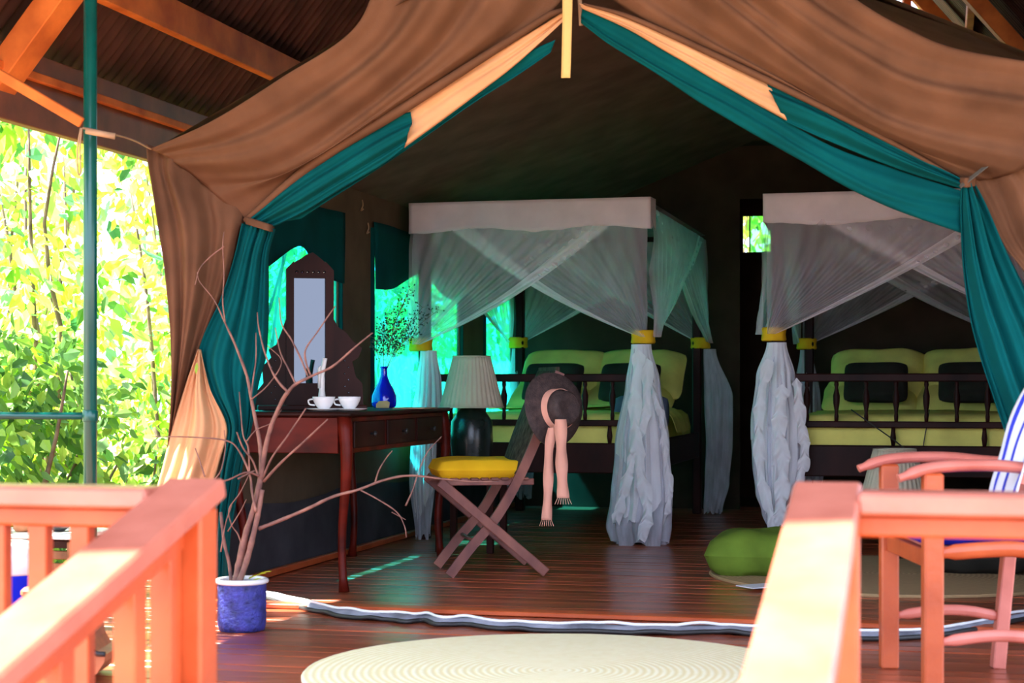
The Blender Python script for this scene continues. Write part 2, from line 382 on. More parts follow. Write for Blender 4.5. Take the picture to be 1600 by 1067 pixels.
for k, (a, b) in enumerate(wins):
    w = empty('window_%d' % (k+1), T(UL, (a+b)/2, 0), kind='structure')
    rows = []
    for j in range(8):
        z = zbot+(ztop-zbot)*j/7
        rows.append([T(UL-.015+.006*math.sin(i*2.1+j*.3), a+(b-a)*i/24, z) for i in range(25)])
    MB().grid(rows).build('window_gauze', 'pane', w, smooth=True)
    # rolled teal blind with a scalloped lower edge
    rows = []; H = ztop-zbot
    for j in range(7):
        t = j/6; row = []
        for i in range(31):
            s_ = i/30; lo = ztop - H*(.30-.13*math.exp(-((s_-.5)/.22)**2))
            row.append(T(UL+.02+.012*math.sin(s_*14+t), a-.02+(b-a+.04)*s_, ztop+.03 + (lo-ztop-.03)*t))
        rows.append(row)
    MB().grid(rows).build('blind', 'teal_dark', w, smooth=True, solid=.004)
    MB().bar(T(UL+.006, a-.015, zbot-.03), T(UL+.006, a-.015, ztop), .012, .03, up=R2).build('window_edge', 'teal_dark', w)
    MB().bar(T(UL+.006, b+.015, zbot-.03), T(UL+.006, b+.015, ztop), .012, .03, up=R2).build('window_edge', 'teal_dark', w)
for px, py in ((530, 340), (574, 350), (568, 310)):
    pass
# right and back walls
MB().box(T(UR+.01, VB/2, WH/2), (.02, VB, WH), M4).build('wall_right', 'canvas_in_shade', kind='structure', origin=T(UR, 0, 0))
wb = empty('wall_back', T(0, VB, 0), kind='structure')
du0, du1 = .42, .95     # doorway to the bathroom between the beds
mb = MB()
def bseg(a, b, z0, z1, v=VB): mb.box(T((a+b)/2, v+.01, (z0+z1)/2), (b-a, .02, z1-z0), M4)
def u_at(px, v):
    k = (px-800)/F; a = O2+v*D2; return (k*a.y-a.x)/(R2.x-k*R2.y)
du0, du1 = u_at(1156, VB), u_at(1262, VB)
zc = lambda u: 1.93+(ZR-1.93)*((u-UL)/(RU-UL) if u < RU else (UR-u)/(UR-RU))
for pg in ([(UL, 0), (du0, 0), (du0, zc(du0)), (RU, ZR), (UL, 1.93)], [(du1, 0), (UR, 0), (UR, 1.93), (du1, zc(du1))], [(du0, 2.2), (du1, 2.2), (du1, zc(du1)), (du0, zc(du0))]):
    mb.prism(pg, VB, VB+.02, rotm((R2, D2, UP), O2))
mb.build('wall_canvas', 'canvas_in_shade', wb)
VC = 7.6     # far wall of the bathroom behind the doorway
wf = empty('wall_bathroom', T(0, VC, 0), kind='structure')
mb = MB(); a, b = u_at(1161, VC), u_at(1204, VC); z1 = CZ+(HY-338)/F*T(a, VC).y; z0 = CZ+(HY-394)/F*T(a, VC).y
bseg(-.6, a, -.1, 2.6, VC); bseg(b, 2.4, -.1, 2.6, VC); bseg(a, b, -.1, z0, VC); bseg(a, b, z1, 2.6, VC)
mb.box(T(-.6, 6.8, 1.3), (.02, 1.7, 2.6), M4); mb.box(T(2.4, 6.8, 1.3), (.02, 1.7, 2.6), M4); mb.box(T(.9, 6.8, 2.62), (3.0, 1.75, .03), M4); mb.box(T(.9, 6.8, -.03), (3.0, 1.75, .03), M4)
mb.build('wall_canvas', 'canvas_in_shade', wf)
w4 = empty('window_4', T(a, VC, 0), kind='structure')
MB().add([T(a+.06, VC, z0), T(b, VC, z0), T(b, VC, z1), T(a+.06, VC, z1)], [(0, 1, 2, 3)]).build('window_gauze', sheer('green gauze', (.1, .4, .2), .25, tint=(.25, .75, .35)), w4)
MB().bar(T(a+.055, VC-.01, z0), T(a+.055, VC-.01, z1), .012, .012).build('window_edge', 'dark_wood', w4)
# inner ceiling
for nm, ue in (('ceiling', UL), ('ceiling_right', UR)):
    rows = []
    for j in range(12):
        t = j/11; u = ue+(RU-ue)*t; z = None
        rows.append([T(u, .03+5.95*i/60, (1.77+.16*min(1, 5.95*i/60/1.5))*(1-t)+ZR*t-.006*math.sin(i*.35+j*.2)*math.sin(math.pi*t)) for i in range(61)])
    MB().grid(rows).build(nm, 'canvas_roof', kind='structure', smooth=True, origin=T(0, 0, 0))
# outer fly over the tent (its front hem is modelled below)
flyo = empty('canvas_fly', T(0, 0, 0), 'brown canvas tent fly draped in soft folds around the open tent front', 'tent fly')
_ul = u_at(236, -.28); _zl = PV(236, 236, -.28).z; _u2 = u_at(556, -.28); _z2 = PV(556, 46, -.28).z
_ur = u_at(1680, -.28); _zr = PV(1680, 112, -.28).z; _u3 = u_at(1338, -.28); _z3 = PV(1338, 4, -.28).z
for ue, ze, zrd in ((_ul, _zl, _zl+(_z2-_zl)/(_u2-_ul)*(RU-_ul)), (_ur, _zr, _zl+(_z2-_zl)/(_u2-_ul)*(RU-_ul))):
    rows = []
    for j in range(10):
        t = j/9; u = ue+(RU-ue)*t; z = ze+(zrd-ze)*t; lift = lambda i: min(.26, .15*6.4*i/30)
        rows.append([T(u, -.28+6.4*i/30, z+lift(i)) for i in range(31)])
    MB().grid(rows).build('fly_roof', 'canvas', flyo, smooth=True)

# ------------------------------------------------------------------ roof over everything
roof = empty('roof', T(-2.2, 0, 0), kind='structure')
UE, ZE, SL, RV0, RV1 = -2.25, 2.10, 1.2, -3.97, 7.3
UREAVE = 2*RU-UE
def rz(u): return ZE+SL*(u-UE) if u < RU else ZE+SL*(UREAVE-u)
nrm_l = Vector((-SL, 0, 1)).normalized(); nrm_r = Vector((SL, 0, 1)).normalized()
for side in (-1, 1):
    ue = UE-.05 if side < 0 else UREAVE+.05
    nrm = nrm_l if side < 0 else nrm_r
    for k in range(15):
        v0 = RV0+.77*k; rows = []
        for q in range(2):
            uu = ue if q == 0 else RU
            zz = rz(uu)+.16
            rows.append([T(uu, v0+.79*i/60, zz) + .012*math.cos(i*2*math.pi/6)*(R2*nrm.x+UP*nrm.z) for i in range(61)])
        MB().grid(rows).build('roofing_sheet', 'sheet', roof, smooth=True, solid=.002)
def slope_bar(name, u0, u1, v, w, h, off=0., mt='beam'):
    return MB().bar(T(u0, v, rz(u0)+off), T(u1, v, rz(u1)+off), w, h, .004, up=UP).build(name, mt, roof)
for v in (-3.55, -2.1, -.2, 3.0, 5.2, 7.1):
    slope_bar('rafter', UE-.02, RU, v, .14, .10, -.04); slope_bar('rafter', UREAVE+.02, RU, v, .14, .10, -.04)
for side in (-1, 1):
    for d in (.31, 1.1, 1.8):
        u = UE+d if side < 0 else UREAVE-d
        z = rz(u)+.04
        MB().bar(T(u, RV0+.05, z), T(u, RV1, z), .05, .15, .004).build('purlin', 'beam', roof)
    u = UE+.02 if side < 0 else UREAVE-.02
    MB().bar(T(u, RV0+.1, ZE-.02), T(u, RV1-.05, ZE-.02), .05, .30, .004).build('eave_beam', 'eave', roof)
    u2 = u-.04*side
    MB().bar(T(u2, RV0+.1, ZE+.03), T(u2, RV1-.05, ZE+.03), .03, .035, .004).build('batten', 'beam', roof)
for v in (-3.5, 7.15):
    MB().bar(T(UE, v, 3.1) if v < 0 else T(UE+.9, v, 3.1), T(UREAVE, v, 3.1) if v < 0 else T(UREAVE-.9, v, 3.1), .05, .12).build('tie_beam', 'beam', roof)
MB().bar(T(RU+.9, 7.15, 2.2), T(RU+.9, 7.15, 3.9), .06, .06).build('gable_stud', 'beam', roof)
MB().bar(T(RU+1.6, 7.1, 2.1), T(RU+1.6, 7.1, 3.15), .05, .05).build('gable_stud', 'beam', roof)

# ------------------------------------------------------------------ foliage
def leaf_geo(c, L_, w, ax, n):
    ax = ax.normalized(); s = ax.cross(n).normalized(); n2 = s.cross(ax)
    return [c, c+ax*L_*.35+s*w*.5+n2*w*.12, c+ax*L_*.75+s*w*.34+n2*w*.08, c+ax*L_-n2*w*.15, c+ax*L_*.75-s*w*.34+n2*w*.08, c+ax*L_*.35-s*w*.5+n2*w*.12, c+ax*L_*.5-n2*w*.05]
LF = [(0, 1, 6), (1, 2, 6), (2, 3, 6), (3, 4, 6), (4, 5, 6), (5, 0, 6)]
leafmesh = {}
def get_leaf(mt, k):
    if (mt, k) not in leafmesh:
        me = bpy.data.meshes.new('leaf'); L_ = 1.; w = [.55, .7, .42][k]
        me.from_pydata([tuple(q) for q in leaf_geo(Vector(), L_, w, Vector((0, 0, -1)), Vector((0, -1, 0)))], [], LF)
        me.materials.append(M[mt]); leafmesh[mt, k] = me
    return leafmesh[mt, k]
def rdir(): 
    while True:
        d = Vector((random.uniform(-1, 1), random.uniform(-1, 1), random.uniform(-1, 1)))
        if .1 < d.length < 1: return d.normalized()
def shrub(name, c, rad, h, nleaf, npick, label, cat, group=None, mt='leaf', lsize=(.07, .15), z0=-.75, face=None):
    c = Vector((c[0], c[1], z0)); root = empty(name, c, label, cat, group)
    stems = MB()
    for k in range(5):
        a = random.uniform(0, 6.28); p = [c+Vector((.08*math.cos(a), .08*math.sin(a), 0))]
        for q in range(1, 6):
            p.append(c+Vector((math.cos(a)*rad*.65*q/5+random.uniform(-.08, .08), math.sin(a)*rad*.65*q/5+random.uniform(-.08, .08), h*.92*q/5)))
        stems.tube(cr(p, 12), [.03-.0022*i for i in range(12)], 6)
    stems.build('stem', 'trunk', root, smooth=True)
    mb_ = MB(); V = []; Fc = []
    lumps = [(c+Vector((random.gauss(0, rad*.45), random.gauss(0, rad*.45), random.uniform(.05, .97)*h)), random.uniform(.18, .42)*rad+.12) for _ in range(int(26*h/3*max(1, rad)))]
    def one():
        lc, lr = random.choice(lumps); d = rdir()
        p = lc + d*lr*random.uniform(.6, 1.05); p.z = min(max(p.z, z0+.02), z0+h*1.03)
        ax = (d*.6+rdir()*.8+Vector((0, 0, -.7))).normalized(); n = (rdir()+Vector((0, -.5, .6))).normalized()
        L_ = random.uniform(*lsize); return p, L_, ax, n
    for i in range(nleaf):
        p, L_, ax, n = one()
        if abs(ax.dot(n)) > .97: continue
        k = len(V); V += leaf_geo(p, L_, L_*random.uniform(.4, .7), ax, n); Fc += [tuple(q+k for q in f) for f in LF]
    mb_.v = V; mb_.f = Fc; mb_.build('foliage', mt, root, kind='stuff')
    for i in range(npick):
        best = None
        for _ in range(4):
            p, L_, ax, n = one()
            q = p-Vector((0, 0, CZ))
            side = (p-c).dot(Vector((c.x, c.y, 0)).normalized())
            if best is None or side < best[0]: best = (side, p, L_, ax, n)
        _, p, L_, ax, n = best; L_ *= 1.25
        o = bpy.data.objects.new('leaf', get_leaf(mt, i % 3)); link(o); o.parent = root; W[o.name] = W[root.name]
        o.location = p-c; o.scale = (L_, L_, L_); o.rotation_euler = ax.to_track_quat('-Z', 'Y').to_euler()
    return root
gp = [((-3.3, -1.0), 'sunlit broad-leaved vine nearest the camera, left of the green roof post', .8, 3.2),
      ((-3.6, .6), 'sunlit broad-leaved shrub just right of the green roof post', .85, 3.4),
      ((-3.4, 2.3), 'pale yellow-green shrub beside the outer edge of the canvas fly', .8, 3.3),
      ((-3.3, 4.2), 'sunlit shrub outside the first teal window behind the mirror', .85, 3.2),
      ((-3.4, 6.2), 'sunlit shrub outside the second teal window behind the blue vase', .9, 3.3),
      ((-3.2, 8.6), 'sunlit shrub outside the teal window left of the near bed', 1.0, 3.3),
      ((-3.0, 11.2), 'sunlit shrub farthest back beyond the left tent wall', 1.1, 3.4)]
for (uv, lb, rd, h) in gp:
    p = T(uv[0], uv[1]); shrub('leafy_shrub', p, rd, h, 3000, 110, lb, 'shrub', lsize=(.05, .13))
back = [((-6.2, 3.0), 1.3, 4.6), ((-6.0, 6.0), 1.4, 4.8), ((-5.8, 10.0), 1.5, 5.0), ((-5.4, 14.5), 1.6, 5.2)]
for (uv, rd, h), wv in zip(back, ('leftmost', 'second from the left', 'third from the left', 'last')):
    shrub('tall_bush', T(*uv), rd, h, 2600, 30, 'tall bush in the rear row behind the sunlit shrubs, %s of four' % wv, 'bush', 'rear row of bushes', lsize=(.12, .24))
for px, Y, h, lb in ((40, 8.4, 1.75, 'low dark green bush at the left edge behind the teal pipe rail'), (215, 9.2, 1.25, 'low dark green bush right of the green roof post')):
    p = P(px, 600, Y); shrub('low_bush', p, .6, h+.1, 1500, 60, lb, 'bush', 'low dark bushes', 'leaf_dark', lsize=(.06, .12))
for (u, v, rd, h, lb) in ((1.4, 13.0, 1.6, 5.6, 'sunlit tree behind the tent seen through the rear gable gap'), (-1.2, 15.5, 1.5, 5.0, 'bush behind the tent, left of the gable gap tree')):
    shrub('rear_tree', T(u, v), rd, h, 3200, 20, lb, 'tree', lsize=(.12, .26))
# ================================================================== canvas front and door curtains
C = lambda name, rows, m, par, **k: cloth(name, rows, m, par, **k)
fd = lambda s, t: min(1, 3*min(t, 1-t)+.1)
C('front_drape', [
  [(600, -70, -.30), (556, 42, -.30), (440, 122, -.30), (330, 190, -.30), (234, 233, -.28)],
  [(700, -75, -.28), (625, 60, -.26), (500, 165, -.24), (385, 225, -.24), (262, 246, -.24)],
  [(800, -75, -.18), (715, 60, -.16), (575, 180, -.16), (440, 268, -.16), (315, 285, -.14)],
  [(892, -60, -.05), (860, 18, -.05), (640, 160, -.07), (500, 245, -.07), (380, 347, -.03)]],
  'canvas', flyo, nu=80, nv=50, pleats=2.6, amp=.030, ph=.6, along=True, fade=lambda s, t: (1-.75*s)*min(1, 5*min(t, 1-t)+.15)*.9+.1)
MB().tube([PV(885, 14, -.06)]+cr([PV(860, 22, -.07), PV(640, 163, -.09), PV(500, 248, -.09), PV(384, 345, -.05)], 30), [.012]+[.018+.012*math.sin(i/29*math.pi) for i in range(30)], 8, flat=.7).build('hem_roll', 'canvas', flyo, smooth=True)
C('side_drape', [
  [(231, 226, -.22), (264, 240, -.21), (322, 278, -.12), (382, 336, -.03)],
  [(233, 255, -.23), (264, 275, -.22), (320, 305, -.13), (380, 350, -.04)],
  [(247, 345, -.24), (285, 352, -.22), (330, 358, -.14), (374, 366, -.04)],
  [(262, 450, -.22), (290, 450, -.21), (320, 450, -.14), (352, 452, -.06)],
  [(268, 550, -.20), (282, 550, -.19), (297, 549, -.14), (314, 548, -.07)],
  [(267, 640, -.18), (272, 640, -.17), (278, 640, -.14), (287, 640, -.09)],
  [(262, 712, -.16), (264, 712, -.15), (267, 712, -.13), (270, 712, -.11)]],
  'canvas', flyo, nu=44, nv=60, pleats=2.2, amp=.02, ph=1.2)
C('front_drape', [
  [(1180, -110, -.30), (1338, 0, -.30), (1410, 42, -.30), (1500, 78, -.30), (1680, 108, -.30)],
  [(1080, -100, -.28), (1235, 20, -.28), (1340, 90, -.28), (1450, 140, -.28), (1680, 180, -.28)],
  [(985, -90, -.18), (1125, 20, -.18), (1260, 120, -.18), (1400, 205, -.18), (1600, 262, -.18)],
  [(888, -60, -.05), (1000, 28, -.05), (1190, 118, -.07), (1370, 208, -.07), (1514, 286, -.03)]],
  'canvas', flyo, nu=80, nv=50, pleats=3.0, amp=.030, ph=2.4, along=True, fade=lambda s, t: (1-.6*s)*min(1, 5*min(t, 1-t)+.15)*.9+.1)
MB().tube(cr([PV(912, 6, -.07), PV(1000, 33, -.07), PV(1190, 121, -.09), PV(1370, 210, -.09), PV(1510, 286, -.05)], 30), [.006+.012*math.sin(i/29*math.pi) for i in range(30)], 8, flat=.7).build('hem_roll', 'canvas', flyo, smooth=True)
C('side_drape', [
  [(1508, 272, -.03), (1556, 246, -.08), (1608, 205, -.14), (1700, 150, -.18)],
  [(1514, 290, -.04), (1562, 268, -.1), (1612, 232, -.16), (1700, 178, -.2)],
  [(1530, 320, -.04), (1585, 305, -.1), (1640, 270, -.16), (1720, 240, -.2)],
  [(1565, 385, -.04), (1610, 370, -.1), (1670, 350, -.16), (1740, 330, -.2)],
  [(1610, 450, -.04), (1650, 440, -.1), (1700, 430, -.16), (1760, 420, -.2)],
  [(1680, 620, -.04), (1710, 620, -.1), (1740, 620, -.16), (1790, 620, -.2)],
  [(1740, 800, -.04), (1750, 800, -.1), (1770, 800, -.16), (1800, 800, -.2)]],
  'canvas', flyo, nu=44, nv=60, pleats=2.6, amp=.022, ph=.4)
MB().bar(PV(1500, 292, -.12), PV(1640, 182, -.22), .004, .022, up=Vector((.6, 0, .8))).build('strap', 'grey_strap', flyo)
# yellow strap at the peak
C('strap', [[(878, -40, -.10), (895, -40, -.10)], [(879, 20, -.11), (894, 20, -.11)], [(877, 122, -.10), (891, 122, -.10)]], 'strap', flyo, nu=4, nv=24, pleats=.5, amp=.001)
MB().tube([PV(905, -20, .02), PV(908, 40, .02)], .008, 8).build('peak_pin', 'rope', flyo)

cl = empty('door_curtain', PV(390, 1000, 0), 'teal and cream door flap gathered at the left side of the tent opening', 'curtain', 'door flaps')
C('cream_flap', [
  [(888, 14, -.03), (800, 68, -.04), (700, 124, -.04), (598, 190, -.04)],
  [(886, 21, -.03), (800, 86, -.05), (705, 147, -.05), (618, 208, -.05)],
  [(884, 30, -.03), (800, 106, -.03), (720, 166, -.03), (632, 231, -.03)]], 'cream', cl, nu=60, nv=18, pleats=1.4, amp=.008, along=True)
C('teal_flap', [
  [(868, 62, -.01), (826, 82, -.01), (728, 143, -.01), (630, 218, -.01), (520, 275, -.01), (430, 335, -.01)],
  [(864, 72, -.0), (812, 105, .0), (728, 160, .0), (630, 235, .0), (560, 275, .0), (440, 345, .0)],
  [(860, 82, .0), (810, 117, .0), (728, 169, .0), (630, 238, .0), (564, 281, .0), (470, 342, .0)]], 'teal', cl, nu=60, nv=14, pleats=1, amp=.004, along=True)
C('teal_swag', [
  [(642, 176, -.05), (606, 186, -.06), (530, 232, -.07), (450, 288, -.07), (384, 346, -.05)],
  [(643, 192, -.07), (600, 215, -.09), (530, 258, -.10), (460, 303, -.10), (392, 349, -.06)],
  [(636, 215, -.07), (590, 243, -.09), (530, 280, -.09), (470, 318, -.09), (402, 353, -.06)],
  [(632, 232, -.04), (600, 257, -.04), (540, 292, -.04), (480, 330, -.04), (420, 358, -.04)]], 'teal', cl, nu=70, nv=36, pleats=2.2, amp=.014, ph=.5, along=True)
C('teal_drop', [
  [(380, 350, -.06), (398, 352, -.09), (415, 355, -.09), (430, 358, -.04)],
  [(368, 400, -.06), (384, 400, -.12), (403, 400, -.1), (420, 400, -.04)],
  [(345, 470, -.08), (368, 470, -.14), (395, 470, -.1), (419, 470, -.03)],
  [(313, 545, -.09), (345, 560, -.15), (384, 555, -.1), (416, 550, -.02)],
  [(328, 606, -.10), (350, 610, -.15), (378, 608, -.1), (404, 600, -.02)],
  [(356, 665, -.09), (366, 668, -.14), (380, 668, -.1), (394, 664, -.02)],
  [(345, 740, -.09), (354, 740, -.14), (366, 740, -.1), (378, 740, -.02)],
  [(334, 830, -.09), (342, 830, -.14), (353, 830, -.1), (362, 830, -.02)],
  [(330, 905, -.09), (338, 905, -.14), (347, 905, -.1), (356, 905, -.02)]], 'teal', cl, nu=60, nv=90, pleats=3.2, amp=.018, ph=.9)
C('cream_drop', [
  [(311, 546, -.11), (312, 546, -.12), (314, 547, -.11)],
  [(290, 606, -.13), (310, 608, -.16), (331, 610, -.11)],
  [(272, 665, -.15), (312, 668, -.19), (356, 668, -.10)],
  [(258, 722, -.17), (300, 724, -.21), (344, 722, -.10)],
  [(242, 790, -.18), (280, 792, -.23), (326, 790, -.10)],
  [(235, 905, -.18), (270, 905, -.23), (310, 905, -.10)]], 'cream', cl, nu=50, nv=60, pleats=2.2, amp=.018, ph=.2)
C('tie_band', [[(384, 338, -.09), (420, 350, -.12), (428, 352, .02)], [(384, 350, -.10), (420, 361, -.13), (428, 362, .02)]], 'canvas', cl, nu=16, nv=5, pleats=.5, amp=.002)

crr = empty('door_curtain', PV(1550, 1000, 0), 'teal and cream door flap gathered at the right side of the tent opening', 'curtain', 'door flaps')
C('cream_flap', [
  [(905, 6, -.04), (1009, 33, -.04), (1097, 76, -.04), (1198, 124, -.04)],
  [(908, 10, -.05), (990, 42, -.06), (1085, 90, -.06), (1212, 156, -.06)],
  [(910, 14, -.03), (979, 45, -.03), (1075, 101, -.03), (1229, 189, -.03)]], 'cream', crr, nu=60, nv=18, pleats=1.4, amp=.008, along=True)
C('teal_flap', [
  [(910, 12, -.0), (979, 44, -.0), (1075, 100, -.0), (1162, 151, -.0), (1290, 225, -.0), (1400, 265, 0), (1506, 300, -.02)],
  [(908, 26, -.02), (975, 70, -.02), (1060, 120, -.02), (1160, 172, -.03), (1280, 245, -.04), (1390, 300, -.04), (1504, 325, -.03)],
  [(908, 36, -.0), (960, 75, -.0), (1031, 119, -.0), (1119, 176, -.0), (1250, 250, -.0), (1360, 312, 0), (1500, 364, -.02)]], 'teal', crr, nu=90, nv=30, pleats=1.3, amp=.010, ph=.5, along=True)
C('teal_swag', [
  [(1196, 122, -.05), (1290, 166, -.06), (1390, 222, -.06), (1512, 286, -.05)],
  [(1206, 150, -.08), (1294, 188, -.09), (1390, 238, -.09), (1510, 290, -.06)],
  [(1229, 191, -.04), (1300, 222, -.04), (1400, 262, -.04), (1508, 296, -.05)]], 'teal', crr, nu=70, nv=30, pleats=1.6, amp=.012, ph=1.5, along=True)
C('teal_drop', [
  [(1499, 284, -.06), (1506, 286, -.09), (1513, 287, -.09), (1520, 287, -.04)],
  [(1498, 330, -.04), (1512, 330, -.10), (1528, 328, -.1), (1543, 326, -.04)],
  [(1500, 400, -.04), (1522, 400, -.12), (1548, 398, -.1), (1576, 396, -.04)],
  [(1508, 470, -.04), (1538, 470, -.13), (1574, 468, -.1), (1612, 465, -.04)],
  [(1522, 540, -.04), (1560, 540, -.13), (1604, 538, -.1), (1650, 535, -.04)],
  [(1548, 620, -.04), (1588, 620, -.13), (1634, 618, -.1), (1680, 615, -.04)],
  [(1572, 690, -.04), (1612, 690, -.13), (1655, 688, -.1), (1702, 685, -.04)],
  [(1596, 770, -.04), (1632, 770, -.13), (1670, 770, -.1), (1716, 770, -.04)],
  [(1610, 900, -.04), (1640, 900, -.13), (1680, 900, -.1), (1720, 900, -.04)]], 'teal', crr, nu=80, nv=90, pleats=3.4, amp=.022, ph=.3)
C('tie_band', [[(1494, 276, .0), (1508, 278, -.13), (1524, 276, -.08)], [(1494, 290, .0), (1508, 293, -.13), (1524, 291, -.08)]], 'canvas', crr, nu=16, nv=5, pleats=.5, amp=.002)

# floor flap (zip skirt) lying along the threshold
zp = [(405, 936), (440, 944), (475, 950), (505, 958), (535, 964), (575, 969), (612, 970), (640, 973), (665, 972), (690, 978), (730, 977), (770, 983), (820, 986), (870, 988), (920, 988), (980, 990), (1050, 991), (1120, 990), (1172, 992), (1260, 996), (1350, 1000), (1430, 998), (1500, 990), (1560, 978), (1640, 962)]
zf = empty('floor_flap', FL(640, 973), 'rumpled grey canvas flap lying on the deck across the tent threshold', 'canvas flap')
base = cr([FL(*p) for p in zp], 150)
def ztail(off, z, amp, ph): return [p + D2*(off+amp*noise.noise(Vector((i*.11, ph, 0)))) + UP*(z+.012*max(0, noise.noise(Vector((i*.17, ph, 3))))) for i, p in enumerate(base)]
MB().grid([ztail(-.02, .004, .02, 0), ztail(-.012, .020, .02, 0), ztail(.02, .028, .02, 1), ztail(.07, .012, .02, 2), ztail(.10, .004, .01, 3)]).build('flap', 'zip', zf, smooth=True, solid=.003)
MB().tube(ztail(-.035, .010, .03, 0), .009, 6).build('hem_cord', 'black', zf, smooth=True)
MB().tube(ztail(.01, .032, .03, 5), .006, 6).build('zip_edge', 'white', zf, smooth=True)

# ================================================================== beds
def bed(name, fl, w, L, label, spx):
    fl = Vector((fl[0], fl[1], 0)); root = empty(name, fl, label, 'bed', 'four-poster beds')
    B = lambda a, b, z: fl + a*R2 + b*D2 + UP*z
    for a in (0, w):
        for b in (0, L):
            MB().box(B(a, b, .95), (.062, .062, 1.9), M4, .008).build('post', 'bed_wood', root)
    MB().bar(B(.03, 0, .925), B(w-.03, 0, .925), .045, .045, .006).build('top_rail', 'bed_wood', root)
    MB().bar(B(.03, 0, .672), B(w-.03, 0, .672), .035, .035, .005).build('middle_rail', 'bed_wood', root)
    MB().bar(B(.03, 0, .475), B(w-.03, 0, .475), .035, .17, .006).build('foot_board', 'bed_wood', root)
    MB().bar(B(.03, L, .475), B(w-.03, L, .475), .035, .17, .006).build('head_board', 'bed_wood', root)
    for a in (0, w): MB().bar(B(a, .03, .475), B(a, L-.03, .475), .035, .17, .006).build('side_rail', 'bed_wood', root)
    for (p, q) in (((0, 0), (w, 0)), ((0, L), (w, L)), ((0, 0), (0, L)), ((w, 0), (w, L))):
        MB().bar(B(*p, 1.885), B(*q, 1.885), .03, .03).build('canopy_rail', 'bed_wood', root)
    me = None; n = int((w-.08)/.152); prof = [(.010, 0), (.012, .03), (.009, .05), (.017, .10), (.019, .14), (.013, .165), (.009, .185), (.013, .20), (.010, .225)]
    for i in range(n):
        a = (i+1)*w/(n+1); c = B(a, 0, .686)
        if me is None:
            o = MB().lathe((0, 0, 0), prof, 10).build('spindle', 'bed_wood', root, smooth=True); me = o.data; me.transform(Matrix.Translation(W[root.name]))
        else:
            o = bpy.data.objects.new('spindle', me); link(o); o.parent = root; W[o.name] = W[root.name]
        o.location = c - fl
    for i in range(0, n+1, 3):
        a = (i+.9)*w/(n+1)
        if a < w: MB().lathe(B(a, 0, .56), [(.010, 0), (.016, .04), (.012, .07), (.009, .1)], 10).build('short_spindle', 'bed_wood', root, smooth=True)
    return root, B
BW1, BL1 = 1.25, 2.3
bd1, B1 = bed('four_poster_bed', (-.5, 9.92), BW1, BL1, 'dark wood four-poster bed with spindled foot rail, behind the hat chair', None)
BW2, BL2 = 1.42, 2.3
bd2, B2 = bed('four_poster_bed', (1.45, 9.43), BW2, BL2, 'dark wood four-poster bed at the right, behind the teal door flap', None)
for B, w, L, s_, wh in ((B1, BW1, BL1, 0, 'near'), (B2, BW2, BL2, 1, 'right-hand')):
    wt = 'left' if s_ == 0 else 'right'
    m_ = MB()
    # soft mattress box with sagging rounded edges
    n1, n2 = 24, 30; rows = []
    prof = [(0, .43), (-.004, .46), (-.006, .60), (.01, .68), (.05, .715)]
    o = MB(); 
    ring = []
    def rect(off, z):
        a0, a1, b0, b1 = .045+off, w-.045-off, .04+off, L-.05-off
        pts = [(a0+(a1-a0)*i/n1, b0) for i in range(n1)]+[(a1, b0+(b1-b0)*i/n2) for i in range(n2)]+[(a1-(a1-a0)*i/n1, b1) for i in range(n1)]+[(a0, b1-(b1-b0)*i/n2) for i in range(n2)]
        return [B(a, b, z+.006*noise.noise(Vector((a*6, b*6, z*5)))) for a, b in pts]
    rs_ = [rect(f, z) for f, z in prof]+[rect(.25, .725), rect(.5, .73)]
    k = len(rs_[0]); vs = [p for r in rs_ for p in r]
    o.add(vs, [(i*k+j, i*k+(j+1) % k, (i+1)*k+(j+1) % k, (i+1)*k+j) for i in range(len(rs_)-1) for j in range(k)]+[tuple(range((len(rs_)-1)*k, len(rs_)*k))])
    o.build('mattress', 'linen_y', None, smooth=True, origin=B(w/2, L/2, .43), label='thick mattress under a yellow sheet on the %s four-poster bed' % wt, cat='mattress')
    # pillows: two stacked per side at the head
    for side, a in (('left', .33*w-.02), ('right', .72*w)):
        for lev, (z, b, tl) in enumerate(((.80, L-.52, .05), (.94, L-.42, .35))):
            th = math.radians(20+lev*22); axy = D2*math.cos(th)+UP*math.sin(th); axz = axy.cross(R2)*-1
            pillow('pillow', B(a+(.02 if lev else -.02), b, z), (.62, .46, .22), 'linen_y', (R2, axy, axz), pw=.6, seed=s_*9+lev*3+a, label='%s yellow pillow of the %s pair at the head of the %s bed' % ('upper' if lev else 'lower', side, wt), cat='pillow', group='yellow pillows')
        th = math.radians(52); axy = D2*math.cos(th)+UP*math.sin(th)
        pillow('cushion', B(a+.02, L-.78, .90), (.40, .30, .12), 'cushion_d', (R2, axy, R2.cross(axy)), seed=a, label='dark throw cushion in front of the %s yellow pillows on the %s bed' % (side, wt), cat='cushion', group='dark throw cushions')
    if s_ == 0:
        bl = [[B(a, b, z) for b in (1.05, 1.2, 1.35, 1.5)] for a, z in ((.1, .735), (w*.5, .745), (w*.9, .74), (w+.0, .70), (w+.05, .58))]
        cloth('blanket', bl, 'linen_y', None, nu=24, nv=30, pleats=1, amp=.008, dirn=(0, 0, 1), origin=B(w/2, 1.2, .73), label='folded olive yellow throw spread across the left bed and hanging over its side', cat='blanket')
        MB().lathe(B(w*.92, .62, .72), [(.02, -.16), (.085, -.155), (.10, -.12), (.10, .12), (.085, .155), (.02, .16)], 20, axis=R2).build('bolster', 'blanket', None, smooth=True, origin=B(w*.92, .62, .62), label='rolled blue grey blanket on the left bed behind the gathered net', cat='blanket')

